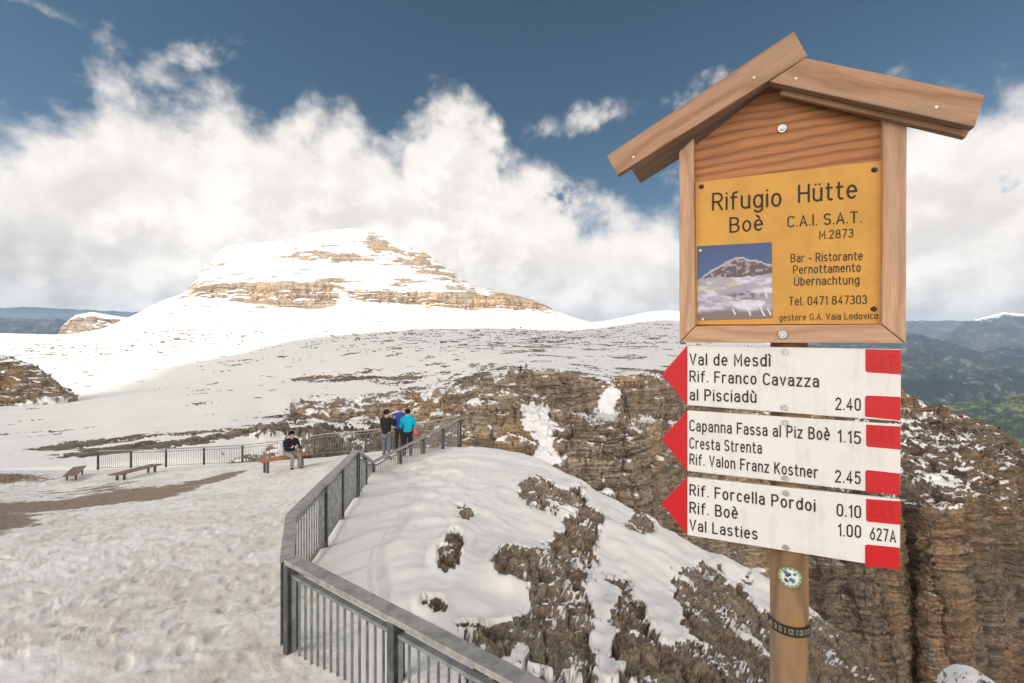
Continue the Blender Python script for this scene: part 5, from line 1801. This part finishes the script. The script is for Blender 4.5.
BOOT = cloth('dark_boots', (0.03, 0.027, 0.025))
DARKHAIR = cloth('dark_hair', (0.018, 0.014, 0.012))
BROWNHAIR = cloth('light_brown_hair', (0.20, 0.13, 0.075))
BLACKJ = cloth('black_jacket', (0.018, 0.017, 0.018))
JEANS = cloth('grey_blue_jeans', (0.13, 0.155, 0.20))
BLUEJ = cloth('royal_blue_jacket', (0.035, 0.075, 0.34))
DARKT = cloth('dark_brown_trousers', (0.045, 0.033, 0.028))
CYANJ = cloth('bright_cyan_jacket', (0.008, 0.36, 0.56))
BLACKT = cloth('black_trousers', (0.02, 0.02, 0.024))
NAVYJ = cloth('navy_jacket', (0.016, 0.019, 0.032))
GREYT = cloth('light_grey_trousers', (0.27, 0.26, 0.245))
PINK = cloth('pink_fabric', (0.75, 0.10, 0.22))
WHITEF = cloth('white_fabric', (0.6, 0.62, 0.68))

GP = 'people standing by the far railing'
pa = on_ground(386.5, 16.2)
person('man in black jacket and pale blue jeans with hands raised to his face', pa, R(150), standing('up'), (BLACKJ, JEANS, BOOT, DARKHAIR), 0.955, 'cap', group=GP)
pb = on_ground(399.5, 17.3)
person('brown haired person in royal blue jacket between the black and cyan jackets', pb, R(185), standing('front'), (BLUEJ, DARKT, BOOT, BROWNHAIR), 0.98, 'short', group=GP)
pc = on_ground(407.5, 16.5)
person('dark haired woman in bright cyan jacket beside the railing', pc, R(205), standing('front'), (CYANJ, BLACKT, BOOT, DARKHAIR), 0.93, 'long', group=GP)

# something pink held at the waist of the person in cyan
def pink_pouch():
    c = pc + Vector((0.27, -0.05, 0.86))
    o = MB().prism([c + Vector(v) for v in ((-.06, 0, -.07), (.05, 0, -.08), (.07, 0, .03), (.02, 0, .09), (-.05, 0, .07))], Vector((0.01, 0.07, 0))).build('pouch', PINK, None, 0.012)
    tag(o, 'small pink pouch hanging at the side of the cyan jacket', 'pouch')
pink_pouch()

# seated man, facing right
seat_f = 0.62
sc_ = ba + (bb - ba) * seat_f + UP * 0.46
def seated():
    p = dict(pelvis=(0, .0, .56), belly=(0, -.02, .70), chest=(0, -.08, .94), neck=(0, -.12, 1.10), jaw=(0, -.15, 1.18), crown=(0, -.145, 1.28), nose=(0, -.24, 1.195))
    for s_, k in (('l', 1), ('r', -1)):
        p.update({'hip' + s_: (.10 * k, -.06, .545), 'kn' + s_: (.13 * k, -.47, .54), 'an' + s_: (.13 * k, -.45 - .06 * k, .085), 'toe' + s_: (.14 * k, -.60 - .06 * k, .04), 'sh' + s_: (.19 * k, -.09, .99),
                  'el' + s_: (.25 * k, -.20, .76), 'wr' + s_: (.10 * k, -.38, .84), 'hand' + s_: (.05 * k, -.42, .90)})
    return p
bdir = (bb - ba).normalized()
rz_seat = math.atan2(bdir.y, bdir.x) + R(0)
man_loc = Vector((sc_.x, sc_.y, sc_.z - 0.46))
person('seated man in dark navy jacket and pale grey trousers on the orange bench', man_loc + UP * 0.0, R(52), seated(), (NAVYJ, GREYT, BOOT, DARKHAIR), 1.0, 'short')
def white_bag():
    c = man_loc + Vector((-0.30, -0.03, 0.62))
    o = MB().prism([c + Vector(v) for v in ((-.10, 0, -.16), (.10, 0, -.16), (.10, 0, .10), (.03, 0, .24), (-.06, 0, .2), (-.11, 0, .05))], Vector((0.03, 0.16, 0))).build('bag', WHITEF, None, 0.03)
    tag(o, 'white soft bag on the orange bench behind the seated man', 'bag')
white_bag()


# two hikers far away on the edge of the opposite cliff
def surface_z(x, y):
    dg = bpy.context.evaluated_depsgraph_get()
    dg.update()
    hit, loc, *_ = scene.ray_cast(dg, Vector((x, y, 60.0)), Vector((0, 0, -1)))
    return loc.z if hit else -8.0
for k, (px_, d_, mats_, lab) in enumerate(((520.6, 106.0, (NAVYJ, BLACKT, BOOT, DARKHAIR), 'distant hiker in dark clothes standing on the far cliff edge, the left one'),
                                           (526.3, 106.6, (JEANS, GREYT, BOOT, DARKHAIR), 'distant hiker in greyer clothes standing on the far cliff edge, the right one'))):
    x_ = (px_ - CX) / F * d_
    person(lab, (x_, d_, surface_z(x_, d_) - 0.05), R(20 + 150 * k), standing('front'), mats_, 1.0, 'cap', group='hikers on the far cliff edge')
